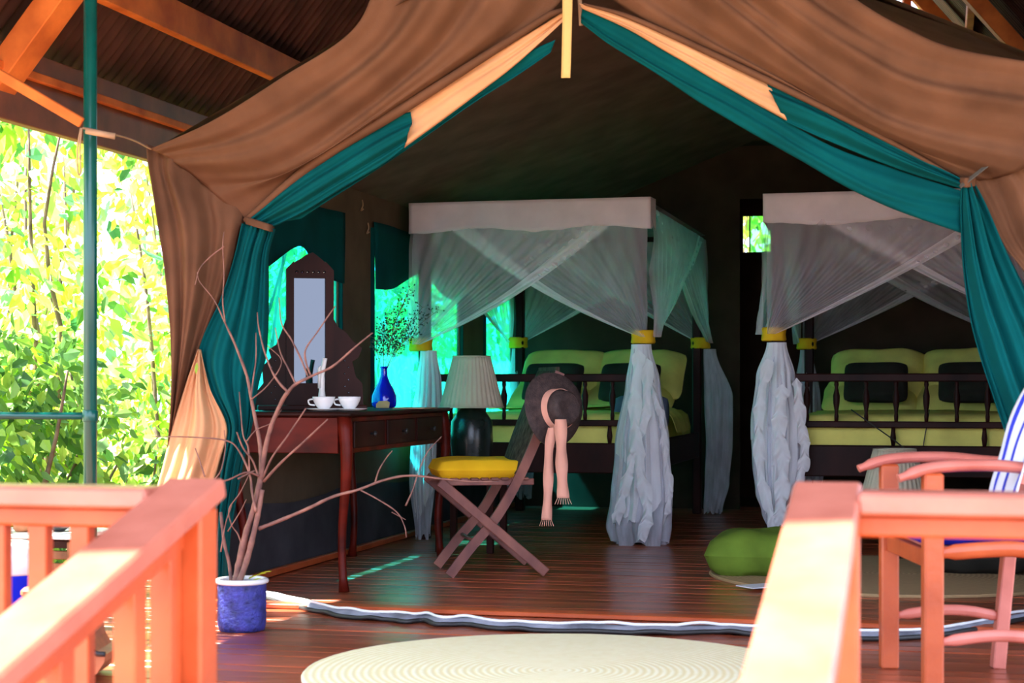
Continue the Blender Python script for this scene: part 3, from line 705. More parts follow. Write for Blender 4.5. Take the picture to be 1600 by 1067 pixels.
# ------------------------------------------------------------------ mosquito nets
def net(B, w, L, label, tails, ties, seed, zt=1.91):
    root = empty('mosquito_net', B(w/2, 0, 0), label, 'mosquito net', 'white mosquito nets over the beds')
    cor = {'fl': (0, 0), 'fr': (w, 0), 'rl': (0, L), 'rr': (w, L)}
    ext = .05
    cp = {k: B(a+(ext if a > 0 else -ext), b+(ext if b > 0 else -ext), 0) for k, (a, b) in cor.items()}
    # sheer top sheet
    rows = [[B(-.05+(w+.1)*i/16, -.05+(L+.1)*j/16, zt-.02*math.sin(math.pi*i/16)*math.sin(math.pi*j/16)) for i in range(17)] for j in range(17)]
    MB().grid(rows).build('top_sheet', 'net', root, smooth=True)
    def panel(ca, cb, tie, out_dir, ph, lead=.06, lay=0):
        """net from the rail ca->cb gathered at the tie on corner cb"""
        A, Bq = cp[ca], cp[cb]; nu, nv = 90, 26; rows = []; tp = Bq.copy(); tp.z = tie
        hem = []
        for i in range(nu):
            s_ = i/(nu-1)
            top = A.lerp(Bq, lead+(1-lead)*s_); top.z = zt-.03
            end = tp + (A-Bq).normalized()*(.045*(1-s_)) + out_dir*(.012+.05*(1-abs(2*s_-1)))*.8
            row = []
            for j in range(nv):
                t = j/(nv-1)
                p = top.lerp(end, t) + out_dir*(.006+lay*min(1, 4*t))
                p.z -= (.05+.03*math.sin(ph))*math.sin(math.pi*t)*(1-s_)*(1.0)
                am = .012*(.35+.65*t)*math.sin(math.pi*min(1, t*1.0+.02))+.003
                p += out_dir*(am*math.sin(2*math.pi*(11*s_+.4*math.sin(4*t+ph))+ph)+.012*noise.noise(Vector((s_*7+ph, t*3, 0))))
                row.append(p)
            rows.append(row)
            if i < 11: hem.append(row)
        MB().grid(rows[10:]).build('side_panel', 'net', root, smooth=True)
        MB().grid(hem).build('hem_band', 'net_hem', root, smooth=True)
    sides = [('fl', 'fr', -D2), ('fl', 'rl', -R2), ('fr', 'rr', R2), ('rl', 'rr', D2)]
    for k, (a, b, od) in enumerate(sides):
        panel(a, b, ties[b], od, seed+k*1.3); panel(b, a, ties[a], od, seed+k*1.3+.7, lay=.016)
    # white valance along the front wrapping the corners, with scalloped lower edge
    vp = [B(-.055, .35, 0), B(-.072, -.078, 0), B(w*.5, -.088, 0), B(w+.072, -.08, 0), B(w+.078, .06, 0)]
    seg = []
    for q in range(4): seg += [vp[q].lerp(vp[q+1], i/30) for i in range(30)]
    seg.append(vp[-1]); rows = []
    for j in range(8):
        t = j/7
        rows.append([p + UP*(zt+.012-t*(.165+.012*math.sin(i*.21+seed)+.008*noise.noise(Vector((i*.3, seed, 0))))) - D2*(.006*math.sin(i*.35+t*2)*t) for i, p in enumerate(seg)])
    MB().grid(rows).build('valance', 'valance', root, smooth=True, solid=.002)
    for k, c in cp.items():
        tz = ties[k]; pr = [(.060, -.035), (.066, -.028), (.062, 0), (.067, .03), (.060, .038)]
        ctr = B(*cor[k], tz)+(cp[k]-B(*cor[k], 0))*.4
        MB().lathe(ctr, pr, 24, pleat=7, amp=.03, capb=False, capt=False).build('tie_band', 'tie', root, smooth=True, solid=.004)
    for k, prof in tails.items():
        tail(root, B(*cor[k], 0)+(cp[k]-B(*cor[k], 0))*.4, ties[k], prof, seed+hash_(k), len(prof) > 5)
def hash_(k): return {'fl': .3, 'fr': 1.9, 'rl': 3.1, 'rr': 4.7}[k]
def tail(root, c, tz, prof, ph, skirts=False):
    """prof: (z, x offset along R2, half width)"""
    n = 120; nz = 60; zs = [p[0] for p in prof]
    def at(z):
        for i in range(len(prof)-1):
            if prof[i][0] >= z >= prof[i+1][0]:
                t = (prof[i][0]-z)/(prof[i][0]-prof[i+1][0]); t = t*t*(3-2*t)
                return [prof[i][q]+(prof[i+1][q]-prof[i][q])*t for q in (1, 2)]
        return prof[-1][1:]
    def shell(a0, a1, z1f, k, mt, nm, plc=9, depth=.16):
        rows = []; m_ = int(n*(a1-a0)/(2*math.pi))+1
        for j in range(nz):
            row = []
            for i in range(m_+1):
                a = a0+(a1-a0)*i/m_; zb = z1f(a); z = zs[0]+(zb-zs[0])*j/(nz-1)
                off, hw = at(z); g = (zs[0]-z)/(zs[0]-zs[-1]+1e-6)
                r = hw*k*(1+depth*min(1, g*3+.15)*(math.sin(plc*a+ph+1.5*math.sin(3*g+ph))+.4*math.sin(plc*2.3*a+2*ph)+.25*math.sin(plc*4.1*a+3*g)))*.82
                p = c + R2*(off+r*math.cos(a)) + D2*(.75*r*math.sin(a)); p.z = z
                row.append(p)
            rows.append(row)
        MB().grid(rows).build(nm, mt, root, smooth=True)
    zb = zs[-1]
    shell(0, 2*math.pi, lambda a: zb+.02*math.sin(5*a+ph), 1.0, 'net_tail', 'net_tail')
    H = zs[0]-zb
    def ruf(a0, a1, top_f, k):
        # cascading ruffle: narrow pleated strip that steps down around the tail
        shell(a0, a1, lambda a: zs[0]-H*(top_f+.28*(a-a0)/(a1-a0))+.015*math.sin(14*a), k, 'net_ruffle', 'ruffle', 12, .13)
    if skirts:
        saw = lambda x: 2*abs(x-math.floor(x+.5))
        shell(3.0, 4.9, lambda a: zs[0]-H*(.50+.20*(a-3.0)/1.9)+.05*saw(a*1.6), 1.05, 'net_ruffle', 'net_layer', 14, .10)
        shell(4.3, 6.4, lambda a: zs[0]-H*(.93-.20*(a-4.3)/2.1)+.05*saw(a*1.9), 1.08, 'net_ruffle', 'net_layer', 15, .10)
        shell(2.9, 4.4, lambda a: zs[0]-H*(.96-.10*(a-2.9)/1.5)+.03*saw(a*2.3), 1.02, 'net_ruffle', 'net_layer', 13, .10)
def prof_px(px, Y, cpx):
    k = F/Y
    return [(CZ-(py-HY)/k, ((a+b)/2-cpx)/k, (b-a)/2/k) for py, a, b in px]
def gen(z0, z1, w0=.05, w1=.16): return [(z0, 0, w0), (z0-(z0-z1)*.3, 0, w1*.8), (z1+(z0-z1)*.25, 0, w1), (z1, 0, w1*.8)]
ti1 = {'fl': 1.115, 'fr': 1.15, 'rl': 1.18, 'rr': 1.17}
net(B1, BW1, BL1, 'white mosquito net with yellow ties over the left bed', {
  'fr': prof_px([(538, 982, 1018), (600, 974, 1031), (700, 957, 1045), (780, 950, 1052), (822, 944, 1050), (850, 952, 1046)], 9.6, 1003),
  'fl': prof_px([(548, 662, 692), (600, 656, 700), (650, 650, 702), (690, 648, 690), (750, 646, 688), (838, 655, 680)], 9.95, 664),
  'rr': prof_px([(546, 1103, 1126), (620, 1104, 1150), (690, 1108, 1150), (750, 1106, 1145), (796, 1104, 1134)], 12.0, 1100),
  'rl': gen(1.14, .1, .05, .12)}, ti1, 1.0)
ti2 = {'fl': 1.16, 'fr': 1.15, 'rl': 1.16, 'rr': 1.15}
net(B2, BW2, BL2, 'white mosquito net with yellow ties over the right bed', {
  'fl': prof_px([(535, 1203, 1238), (590, 1186, 1252), (660, 1178, 1266), (720, 1180, 1266), (770, 1186, 1258), (800, 1196, 1248), (836, 1210, 1228)], 9.4, 1216),
  'fr': gen(1.12, .05), 'rl': gen(1.12, .1, .05, .12), 'rr': gen(1.12, .1)}, ti2, 5.0)
# frilled edges cascading down the two front tails
def ruffle(par_label, pts_px, Y, seed):
    pass
nets = [o for o in bpy.data.objects if o.name.startswith('mosquito_net')]
def frill(root, path, wdt, Y, ph, mt='net_ruffle'):
    """path: (px, py) top to bottom of the frill's sewn edge; hangs outward by wdt px to each side with waves"""
    k = F/Y; base = cr([P(x, y, Y) for x, y in path], 120); rows = []
    for j in range(9):
        t = j/8-.5; row = []
        for i, p in enumerate(base):
            s_ = i/119
            row.append(p + R2*(t*.6*wdt/k*(1+.25*math.sin(s_*29+ph))) - D2*(.014*math.sin(s_*62+ph+t*2.5)*abs(t)*2+.008*math.cos(t*3)) + UP*(-.03*abs(t)*2+.012*math.sin(s_*47+ph*2)*abs(t)*2))
        rows.append(row)
    MB().grid(rows).build('ruffle', mt, root, smooth=True)
frill(nets[0], [(1012, 560), (1008, 640), (990, 700), (975, 760), (962, 810)], 26, 9.44, .4)
frill(nets[0], [(1015, 590), (1032, 640), (1040, 700), (1046, 770), (1030, 815)], 18, 9.5, 1.4)
frill(nets[0], [(998, 545), (992, 640), (1000, 720), (1012, 790), (1000, 842)], 30, 9.42, 2.1)
frill(nets[1], [(1200, 560), (1188, 620), (1186, 680), (1190, 740), (1205, 800), (1216, 836)], 26, 9.26, .9)
frill(nets[1], [(1245, 590), (1252, 650), (1258, 700), (1250, 740), (1235, 790)], 26, 9.28, 2.9)
frill(nets[1], [(1222, 600), (1218, 660), (1224, 720), (1220, 780), (1220, 820)], 34, 9.24, 1.9)

# ================================================================== deck railings
ZR_ = .70
cL = Vector((-.638, 3.38, ZR_-.012)); cR_ = Vector((.562, 3.09, ZR_))
def hrail(c, dirv, length, label, side):
    root = empty('deck_railing', Vector((c.x, c.y, 0)), label, 'railing', 'deck railings')
    e_ = c + dirv*length
    MB().bar(c+UP*-.02+dirv*.058, e_+UP*-.02, .12, .04, .006).build('handrail', 'handrail', root)
    MB().bar(c+UP*-.061+dirv*.03, e_+UP*-.061, .045, .038, .005).build('top_rail', 'rail_wood', root)
    MB().bar(c+UP*-.60+dirv*.03, e_+UP*-.60, .045, .05, .005).build('bottom_rail', 'rail_wood', root)
    return root
rl = hrail(cL, -R2, 2.0, 'orange wooden deck railing running left from the stair head', -1)
for i in range(20):
    u = .13+.092*i
    if i in (0,): continue
    p = cL - R2*u
    MB().box(Vector((p.x, p.y, .355)), (.042, .03, .51), M4, .003).build('baluster', 'rail_wood', rl)
rr = hrail(cR_, R2, 2.2, 'orange wooden deck railing running right from the stair head', 1)
for i in range(4):
    p = cR_ + R2*(.62+.5*i)
    MB().box(Vector((p.x, p.y, .355)), (.042, .03, .51), M4, .003).build('baluster', 'rail_wood', rr)
DS = (-D2*1.0 + UP*-.24)
def srail(c, label, ts, inner, DS):
    root = empty('stair_railing', Vector((c.x, c.y, 0)), label, 'railing', 'stair railings')
    a = c + DS*-.055; b = c + DS*1.6
    MB().bar(a+UP*-.02, b+UP*-.02, .122, .042, .006).build('handrail', 'handrail', root)
    MB().bar(c+DS*.03+UP*-.07, b+UP*-.07, .05, .055, .005).build('lower_rail', 'rail_wood', root)
    MB().box(Vector((c.x, c.y, -.05))-D2*.02+R2*.015, (.088, .08, 1.4), M4, .006).build('newel_post', 'rail_wood', root)
    for t in ts:
        p = c + DS*t; h = 1.0
        MB().box(Vector((p.x, p.y, p.z-.08-h/2)), (.045, .05, h), M4, .004).build('baluster', 'rail_wood', root)
    return root
sl = srail(cL, 'sunlit sloping stair handrail with balusters at the left', (.09, .24, .51, .78, 1.05, 1.32), 1, -D2+UP*-.30)
sr = srail(cR_, 'sunlit sloping stair handrail with newel post at the right', (.45, .75, 1.05, 1.35), -1, -D2+UP*-.25)
# ------------------------------------------------------------------ green pole with pipe rail
pp = P(141, 600, 6.0)
gpz = empty('roof_post', Vector((pp.x, pp.y, 0)), 'glossy green steel roof post with a thin pipe rail on its left', 'post')
MB().tube([Vector((pp.x, pp.y, 0)), Vector((pp.x, pp.y, 2.75))], .0235, 16).build('pole', 'pole', gpz, smooth=True)
q = P(138, 650, 6.0); MB().tube([q, q - R2*1.6], .0125, 12).build('pipe_rail', 'pole', gpz, smooth=True)
q = P(138, 650, 6.0); MB().lathe(Vector((pp.x, pp.y, q.z)), [(.0245, -.02), (.027, -.018), (.027, .018), (.0245, .02)], 16).build('collar', 'pole', gpz, smooth=True)
br = MB().bar(P(-60, 82, 5.9), P(128, 192, 5.95), .02, .035, .003, up=Vector((0, -.2, 1)))
br.build('brace', 'beam', gpz)
MB().tube([P(134, 204, 5.92), P(180, 213, 5.93)], .011, 8).build('hanging_stick', 'rope', None, smooth=True, origin=P(155, 208, 5.92), label='short stick toggle lashed across the green roof post', cat='stick')
rp_ = empty('guy_rope', P(180, 212, 5.93), 'thin rope from the green post to the canvas fly corner', 'rope')
MB().tube(cr([P(130, 200, 5.95), P(200, 216, 6.3), Yv and PV(236, 233, -.28)], 16), .0035, 6).build('line', 'rope', rp_, smooth=True)
MB().tube(cr([P(126, 200, 5.92), P(121, 235, 5.92), P(122, 270, 5.92), P(126, 268, 5.92), P(125, 230, 5.92), P(128, 200, 5.92)], 24), .003, 6).build('loose_end', 'rope', rp_, smooth=True)
# shade rafter crossing top left in front of the post
# ================================================================== rugs and floor things
def rug(name, c, r, m, label, n=72):
    prof = [(r*.999, .0), (r, .006), (r-.006, .012), (r*.5, .013), (.01, .012)]
    o = MB().lathe((c[0], c[1], 0.0005), prof, n, capb=True).build(name, m, None, smooth=False, origin=(c[0], c[1], 0), label=label, cat='rug', group='round grass rugs')
    return o
rug('round_rug', (.143, 5.30), .785, 'rug', 'large pale round woven grass rug on the sunlit deck')
rug('round_rug', (1.76, 8.02), .84, 'rug2', 'tan round woven grass rug under the green cushion')
gc = FL(1195, 897, .012)
pillow('floor_cushion', (gc.x, gc.y+.06, .105), (.52, .46, .22), 'cushion_g', (R2, D2, UP), pw=.5, seed=3, label='plump green floor cushion on the tan round rug', cat='cushion')
gc = FL(1530, 893, .012)
pillow('floor_cushion', (gc.x, gc.y+.05, .085), (.52, .46, .16), 'cushion_d', (R2, D2, UP), seed=5, label='dark floor cushion on the tan rug beyond the armchair', cat='cushion')
pc = FL(1186, 915, .016)
MB().box((pc.x, pc.y, .015), (.16, .12, .004), Matrix.Rotation(.5, 4, 'Z')).build('paper_sheet', 'paper', None, origin=(pc.x, pc.y, 0), label='folded white paper lying on the tan rug by the green cushion', cat='paper')

# ================================================================== dressing table
dn = Vector((-.712, 7.39, 0)); dk = empty('dressing_table', dn, 'reddish dark wooden dressing table with cabriole legs by the tent wall', 'table')
DT = lambda a, b, z: dn + a*(-R2) + b*D2 + UP*z      # a: towards the wall, b: away from camera
DW, DL = .50, 1.50
MB().box(DT(DW/2-.005, DL/2, .76), (DW+.05, DL+.06, .02), M4, .006).build('top', 'dark_wood', dk)
for (a0, b0, a1, b1) in ((.03, .0, DW-.03, .0), (.03, DL, DW-.03, DL), (DW, .03, DW, DL-.03)):
    MB().bar(DT(a0, b0, .67), DT(a1, b1, .67), .022, .155, .003).build('apron', 'desk_wood', dk)
MB().bar(DT(.006, .03, .67), DT(.006, DL-.03, .67), .022, .155, .003).build('apron', 'desk_wood', dk)
for i in range(3):
    b0 = .08+i*.46; dr = MB().bar(DT(-.008, b0, .67), DT(-.008, b0+.42, .67), .012, .115, .004).build('drawer', 'dark_wood', dk)
    MB().lathe(DT(-.016, b0+.21, .67), [(.006, 0), (.006, .012), (.013, .018), (.012, .026), (.004, .03)], 12, axis=R2).build('knob', 'black', dr, smooth=True)
for (a, b, sa, sb) in ((0.01, .01, -1, -1), (DW-.01, .01, 1, -1), (.01, DL-.01, -1, 1), (DW-.01, DL-.01, 1, 1)):
    pts = []; rs = []
    for k in range(13):
        t = k/12; z = .75*(1-t); bulge = .028*math.sin(t*6.28)*(1-t*.3)
        pts.append(DT(a+sa*bulge*.7, b+sb*bulge*.7, z)); rs.append(.034-.016*math.sin(min(1, t*1.25)*math.pi/2)+(.006 if k >= 12 else 0))
    MB().tube(pts, rs, 10).build('leg', 'desk_wood', dk, smooth=True)
# dresser mirror on the table
mc = P(486, 640, 7.98); mc.z = .77
fwd = (Vector((0, 0, 0))-Vector((mc.x, mc.y, 0))).normalized(); fwd = (fwd + Vector((.10, 0, 0))).normalized(); rt = Vector((-fwd.y, fwd.x, 0)); 
MMm = rotm((rt, -fwd, UP), (mc.x, mc.y, mc.z))
mr = empty('dresser_mirror', mc, 'dark carved wooden dresser mirror with side brackets standing on the dressing table', 'mirror')
kx = 7.98/F
def mpoly(pts): return [((x-486)*kx, (642-y)*kx) for x, y in pts]
MB().prism(mpoly([(447, 642), (459, 642), (459, 410), (447, 422)]), -.02, .02, MMm).build('frame_stile', 'dark_wood', mr)
MB().prism(mpoly([(508, 642), (521, 642), (521, 424), (508, 410)]), -.02, .02, MMm).build('frame_stile', 'dark_wood', mr)
MB().prism(mpoly([(447, 424), (455, 414), (468, 407), (478, 400), (488, 396), (496, 402), (508, 412), (521, 425), (521, 436), (447, 436)]), -.022, .022, MMm).build('crest', 'dark_wood', mr)
for i in range(6):
    cx = 463+i*8.6; MB().lathe(MMm @ Vector(((cx-486)*kx, -.024, (642-427-2*abs(i-2.5)*0)*kx)), [(.006, -.002), (.006, .004), (.001, .006)], 8, axis=fwd).build('inlay', 'mirror', mr)
MB().prism(mpoly([(459, 560), (508, 560), (508, 436), (459, 436)]), -.002, .004, MMm).build('mirror_glass', 'mirror', mr)
MB().prism(mpoly([(459, 642), (508, 642), (508, 600), (459, 600)]), -.015, .015, MMm).build('lower_panel', 'dark_wood', mr)
MB().prism(mpoly([(459, 600), (508, 600), (508, 560), (459, 560)]), -.001, .005, MMm).build('mirror_glass', 'mirror', mr)
for sg, pts in ((-1, [(447, 500), (440, 520), (432, 540), (420, 548), (424, 560), (410, 575), (412, 600), (400, 615), (396, 642), (447, 642)]),
                (1, [(521, 500), (528, 512), (540, 520), (552, 535), (566, 545), (560, 560), (550, 566), (556, 590), (566, 600), (568, 642), (521, 642)])):
    wg = MB().prism(mpoly(pts), -.012, .012, MMm).build('side_bracket', 'dark_wood', mr)
    for i in range(7):
        cx = (430 if sg < 0 else 538)+6*(i % 2)*sg; cy = 565+i*10
        MB().lathe(MMm @ Vector(((cx-486)*kx, -.013, (642-cy)*kx)), [(.004, -.002), (.004, .003), (.001, .004)], 8, axis=fwd).build('inlay', 'mirror', wg)
MB().box(MMm @ Vector((0, 0, .012)), (.50, .16, .024), rotm((rt, -fwd, UP), (0, 0, 0)), .004).build('foot', 'dark_wood', mr)
# cups, saucers, candle, vase
def cup(x, Y, label):
    c = P(x, 600, Y); c.z = .771
    s_ = MB().lathe(c, [(.028, 0), (.055, .004), (.078, .012), (.080, .014), (.05, .008), (.001, .006)], 28).build('saucer', 'white', None, smooth=True, origin=c, label='white saucer under the %s cup on the dressing table' % label, cat='saucer', group='white saucers')
    c = c+UP*.009
    k = empty('tea_cup', c, '%s white cup on a saucer on the dressing table' % label, 'cup', 'white tea cups')
    MB().lathe(c, [(.022, 0), (.024, .004), (.036, .018), (.046, .038), (.050, .055), (.047, .055), (.043, .038), (.033, .02), (.005, .009)], 28, capt=True).build('bowl', 'white', k, smooth=True)
    MB().tube(cr([c+Vector((-.045, 0, .045)), c+Vector((-.066, 0, .040)), c+Vector((-.062, 0, .022)), c+Vector((-.038, 0, .018))], 12), .004, 6).build('handle', 'white', k, smooth=True)
cup(506, 7.50, 'left'); cup(546, 7.52, 'right')
c = P(503, 600, 7.72); c.z = .771
cn = empty('candle', c, 'tall crooked white candle standing in front of the dresser mirror', 'candle')
MB().tube(cr([c, c+Vector((.0, 0, .10)), c+Vector((.002, 0, .165)), c+Vector((.014, 0, .235))], 14), [.016]*4+[.013]*4+[.0105]*6, 12).build('wax', 'candle', cn, smooth=True)
MB().tube([c+Vector((-.010, -.012, .1)), c+Vector((-.010, -.013, .19)), c+Vector((-.004, -.012, .2))], [.007, .008, .003], 8).build('drip', 'candle', cn, smooth=True)
c = P(600, 600, 8.7); c.z = .771
vs_ = empty('bottle_vase', c, 'cobalt blue glass bottle vase at the far end of the dressing table', 'vase')
MB().lathe(c, [(.05, 0), (.060, .008), (.064, .03), (.062, .06), (.048, .095), (.030, .125), (.019, .155), (.016, .19), (.020, .208), (.017, .208), (.014, .19), (.014, .17)], 28).build('bottle', 'glass_blue', vs_, smooth=True)
MB().prism([(-.035, .0), (.03, .0), (.034, .028), (.02, .036), (-.02, .034), (-.034, .02)], -.068, -.064, Matrix.Translation(c)).build('label', 'cream', vs_)
sp = empty('dried_sprays', c+UP*.2, 'fine dried stems with tiny dark buds standing in the blue bottle vase', 'dried flowers')
stems = MB(); buds = MB()
for tip in ((640, 452), (632, 470), (660, 480), (685, 484), (598, 505), (612, 490), (625, 500), (590, 530), (640, 505), (650, 520)):
    b_ = c+UP*.17; t_ = P(tip[0], tip[1], 8.7+random.uniform(-.06, .06)); mid = b_.lerp(t_, .5)+Vector((random.uniform(-.02, .0), 0, .03))
    path = cr([b_, mid, t_], 14); stems.tube(path, .0012, 4)
    for p in path[4:]:
        for _ in range(5):
            d = Vector((random.uniform(-1, 1)*.035, random.uniform(-1, 1)*.02, random.uniform(-.3, 1)*.03))
            stems.tube([p, p+d], .0007, 3, caps=False); r = random.uniform(.003, .0052)
            buds.add([p+d+Vector(q)*r for q in ((1, 0, 0), (0, 1, 0), (-1, 0, 0), (0, -1, 0), (0, 0, 1.2), (0, 0, -1.2))], [(0, 1, 4), (1, 2, 4), (2, 3, 4), (3, 0, 4), (1, 0, 5), (2, 1, 5), (3, 2, 5), (0, 3, 5)])
stems.build('stems', 'trunk', sp); buds.build('buds', 'berry', sp, kind='stuff')
c = P(655, 600, 8.3); c.z = .771
MB().box((c.x-.02, c.y, .775), (.16, .22, .006), M4, .002).build('place_mat', 'rope', None, origin=c, label='thin brown mat on the far end of the dressing table', cat='mat')

# ================================================================== lamps
def lamp(name, c, zb, zs0, zs1, r0, r1, label, base_prof):
    k = empty(name, Vector((c.x, c.y, zb)), label, 'lamp', 'pleated shade lamps')
    n = 144; rows = []
    for j in range(10):
        t = j/9; rows.append([Vector((c.x, c.y, zs0+(zs1-zs0)*t)) + Vector((math.cos(a), math.sin(a), 0))*((r0+(r1-r0)*t)*(1+.022*math.cos(a*36+.4*math.sin(t*6)))) for a in [2*math.pi*i/n for i in range(n+1)]])
    sh_ = MB().grid(rows).build('lamp_shade', 'shade', k, smooth=True, solid=.002)
    for z_, r_ in ((zs0, r0), (zs1, r1)):
        MB().tube([Vector((c.x+r_*1.01*math.cos(a), c.y+r_*1.01*math.sin(a), z_)) for a in [2*math.pi*i/48 for i in range(49)]], .004, 6).build('rim', 'shade', sh_, smooth=True)
    MB().lathe(Vector((c.x, c.y, zb)), base_prof, 28).build('base', 'lamp_base', k, smooth=True)
lc = P(737, 600, 9.25)
tb = empty('side_table', Vector((lc.x, lc.y, 0)), 'low dark side table under the large lamp beside the dressing table', 'table')
MB().box((lc.x, lc.y, .375), (.34, .34, .03), M4, .004).build('top', 'dark_wood', tb)
for a in (-1, 1):
    for b in (-1, 1):
        q = lc + R2*.14*a + D2*.14*b; MB().box((q.x, q.y, .18), (.035, .035, .36), M4, .003, ).build('leg', 'dark_wood', tb)
zt_ = CZ+(HY-557)*9.25/F; zb_ = CZ+(HY-636)*9.25/F
lamp('table_lamp', lc, .391, zb_, zt_, .168, .098, 'dark green ceramic lamp with cream pleated shade left of the hat chair', [(.05, 0), (.085, .02), (.105, .10), (.115, .2), (.11, .30), (.07, .36), (.03, .40), (.012, .46), (.012, zt_-.391-.02)])
lc2 = P(1398, 600, 8.75); z2t = CZ+(HY-702)*8.75/F; z2b = CZ+(HY-778)*8.75/F
lamp('table_lamp', lc2, .001, z2b, z2t, .17, .105, 'lamp with cream pleated shade on the floor at the foot of the right bed', [(.05, 0), (.075, .02), (.08, .10), (.075, .16), (.03, .22), (.012, .26), (.012, z2t-.02)])
cb = empty('lamp_cord', Vector((lc2.x, lc2.y, 0)), 'thin dark cord looping from the right bed rail down to the floor lamp', 'cord')
MB().tube(cr([P(1330, 640, 9.3), P(1375, 672, 9.2), P(1400, 690, 9.1), P(1432, 716, 8.9)], 20), .0035, 6).build('cord', 'black', cb, smooth=True)
MB().tube(cr([P(1452, 640, 9.28), P(1448, 665, 9.26), P(1442, 700, 9.25)], 12), .003, 6).build('cord', 'black', cb, smooth=True)

# ================================================================== folding chair with cushion and hat
bk = Vector((.985, .17, 0)).normalized(); wx = Vector((-.172, .985, 0)).normalized()    # back direction, width axis (away from camera)
f0 = Vector((-.270, 7.93, 0))                                  # near front foot
CH = lambda a, b, z: f0 + bk*a + wx*b + UP*z
ch = empty('folding_chair', CH(.2, .2, 0), 'folding teak chair with dark slatted back, standing at the dressing table', 'chair')
sc_ = 7.95/F
CW = .44
def chx(px, py): return ((px-710)*sc_/.985, (903-py)*sc_)
for b in (0, CW):
    pth = [chx(*q) for q in ((704, 903), (738, 855), (775, 812), (805, 762), (832, 705), (850, 660), (866, 610), (877, 582))]
    v3 = cr([CH(a, b, max(z, .012)) for a, z in pth], 24)
    s_ = MB(); rows = []
    for i, p in enumerate(v3):
        d = (v3[min(i+1, 23)]-v3[max(i-1, 0)]).normalized(); nn = wx.cross(d).normalized()
        rows.append([p+nn*.022-wx*.011, p+nn*.022+wx*.011, p-nn*.022+wx*.011, p-nn*.022-wx*.011, p+nn*.022-wx*.011])
    s_.grid(rows); s_.add([*rows[0][:4]], [(0, 1, 2, 3)]); s_.add([*rows[-1][:4]], [(3, 2, 1, 0)])
    s_.build('curved_leg', 'chair_wood', ch)
    bb = b + (.026 if b == 0 else -.026)*-1 if b == 0 else b+.026
    a0, z0 = chx(854, 900); a1, z1 = chx(688, 752)
    MB().bar(CH(a0, bb, .018), CH(a1, bb, z1), .02, .045, .004, up=UP).build('straight_leg', 'chair_wood', ch)
a1, z1 = chx(690, 758)
for b in (0.025, CW-.025): MB().bar(CH(a1, b, .438), CH(a1+.44, b, .438), .022, .03, .003).build('seat_rail', 'chair_wood', ch)
for i in range(9):
    a = a1+.02+.047*i; MB().bar(CH(a, .0, .452), CH(a, CW, .452), .036, .012, .003).build('seat_slat', 'chair_wood', ch)
for (px, py) in ((752, 858), (800, 858), (735, 700)):
    pass
for (px, py) in ((745, 848), (812, 858)):
    a, z = chx(px, py); MB().tube([CH(a, 0, z), CH(a, CW, z)], .009, 8).build('stretcher', 'chair_wood', ch, smooth=True)
# slatted back between the curved legs
bpth = [chx(*q) for q in ((812, 742), (832, 700), (850, 655), (864, 610), (874, 580))]
rail = lambda t: cr([CH(a, 0, z) for a, z in bpth], 101)[int(t*100)]
for t in (0, 1): MB().bar(rail(t)+wx*.0, rail(t)+wx*CW, .02, .04, .004).build('back_rail', 'weave', ch)
for i in range(13):
    b = .022+(CW-.044)*i/12
    v3 = [rail(k/10)+wx*b for k in range(11)]; rows = []
    for i2, p in enumerate(v3):
        rows.append([p+wx*.0145+bk*.004, p-wx*.0145+bk*.004, p-wx*.0145-bk*.004, p+wx*.0145-bk*.004, p+wx*.0145+bk*.004])
    MB().grid(rows).build('back_slat', 'weave', ch)
# the dark panel: woven sling on the back (faces the seat)
v0 = [[rail(k/16)-bk*(.012+.055*math.sin(math.pi*b/12)*math.sin(math.pi*(.15+.8*k/16)))+wx*(CW*b/12) for b in range(13)] for k in range(17)]
MB().grid(v0).build('back_sling', 'weave', ch, smooth=True, solid=.006)
pillow('seat_cushion', CH(a1+.20, CW/2, .492), (.43, .43, .10), 'cushion_y', (bk, wx, UP), pw=.16, seed=2, label='bright yellow seat cushion on the folding chair', cat='cushion')
# hat
hc = P(866, 640, 7.83); hax = Vector((.62, -.76, .10)).normalized()
ht = empty('sun_hat', hc, 'dark straw sun hat with a pink ribbon hanging on the folding chair back', 'hat')
br_ = MB(); n = 48; prof = [(.075, .012), (.10, .004), (.135, -.006), (.168, -.012), (.171, -.008), (.168, -.004), (.135, .003), (.10, .013), (.085, .02)]
mm = hax.to_track_quat('Z', 'Y').to_matrix()
vs = []
for r, z in prof:
    for j in range(n):
        t = 2*math.pi*j/n; vs.append(hc+mm @ Vector((r*math.cos(t), r*math.sin(t), z+.014*math.sin(2*t+.6)*(r/.17)**2)))
br_.add(vs, [(i*n+j, i*n+(j+1) % n, (i+1)*n+(j+1) % n, (i+1)*n+j) for i in range(len(prof)-1) for j in range(n)])
br_.build('brim', 'straw', ht, smooth=True)
MB().lathe(hc, [(.092, .008), (.088, .03), (.082, .07), (.076, .092), (.064, .103), (.045, .098), (.001, .094)], 40, axis=hax, capb=False, capt=False).build('crown', 'straw', ht, smooth=True)
MB().lathe(hc, [(.0945, .010), (.0925, .014), (.0905, .052), (.088, .054)], 40, axis=hax, capb=False, capt=False).build('ribbon', 'pink', ht, smooth=True, solid=.002)
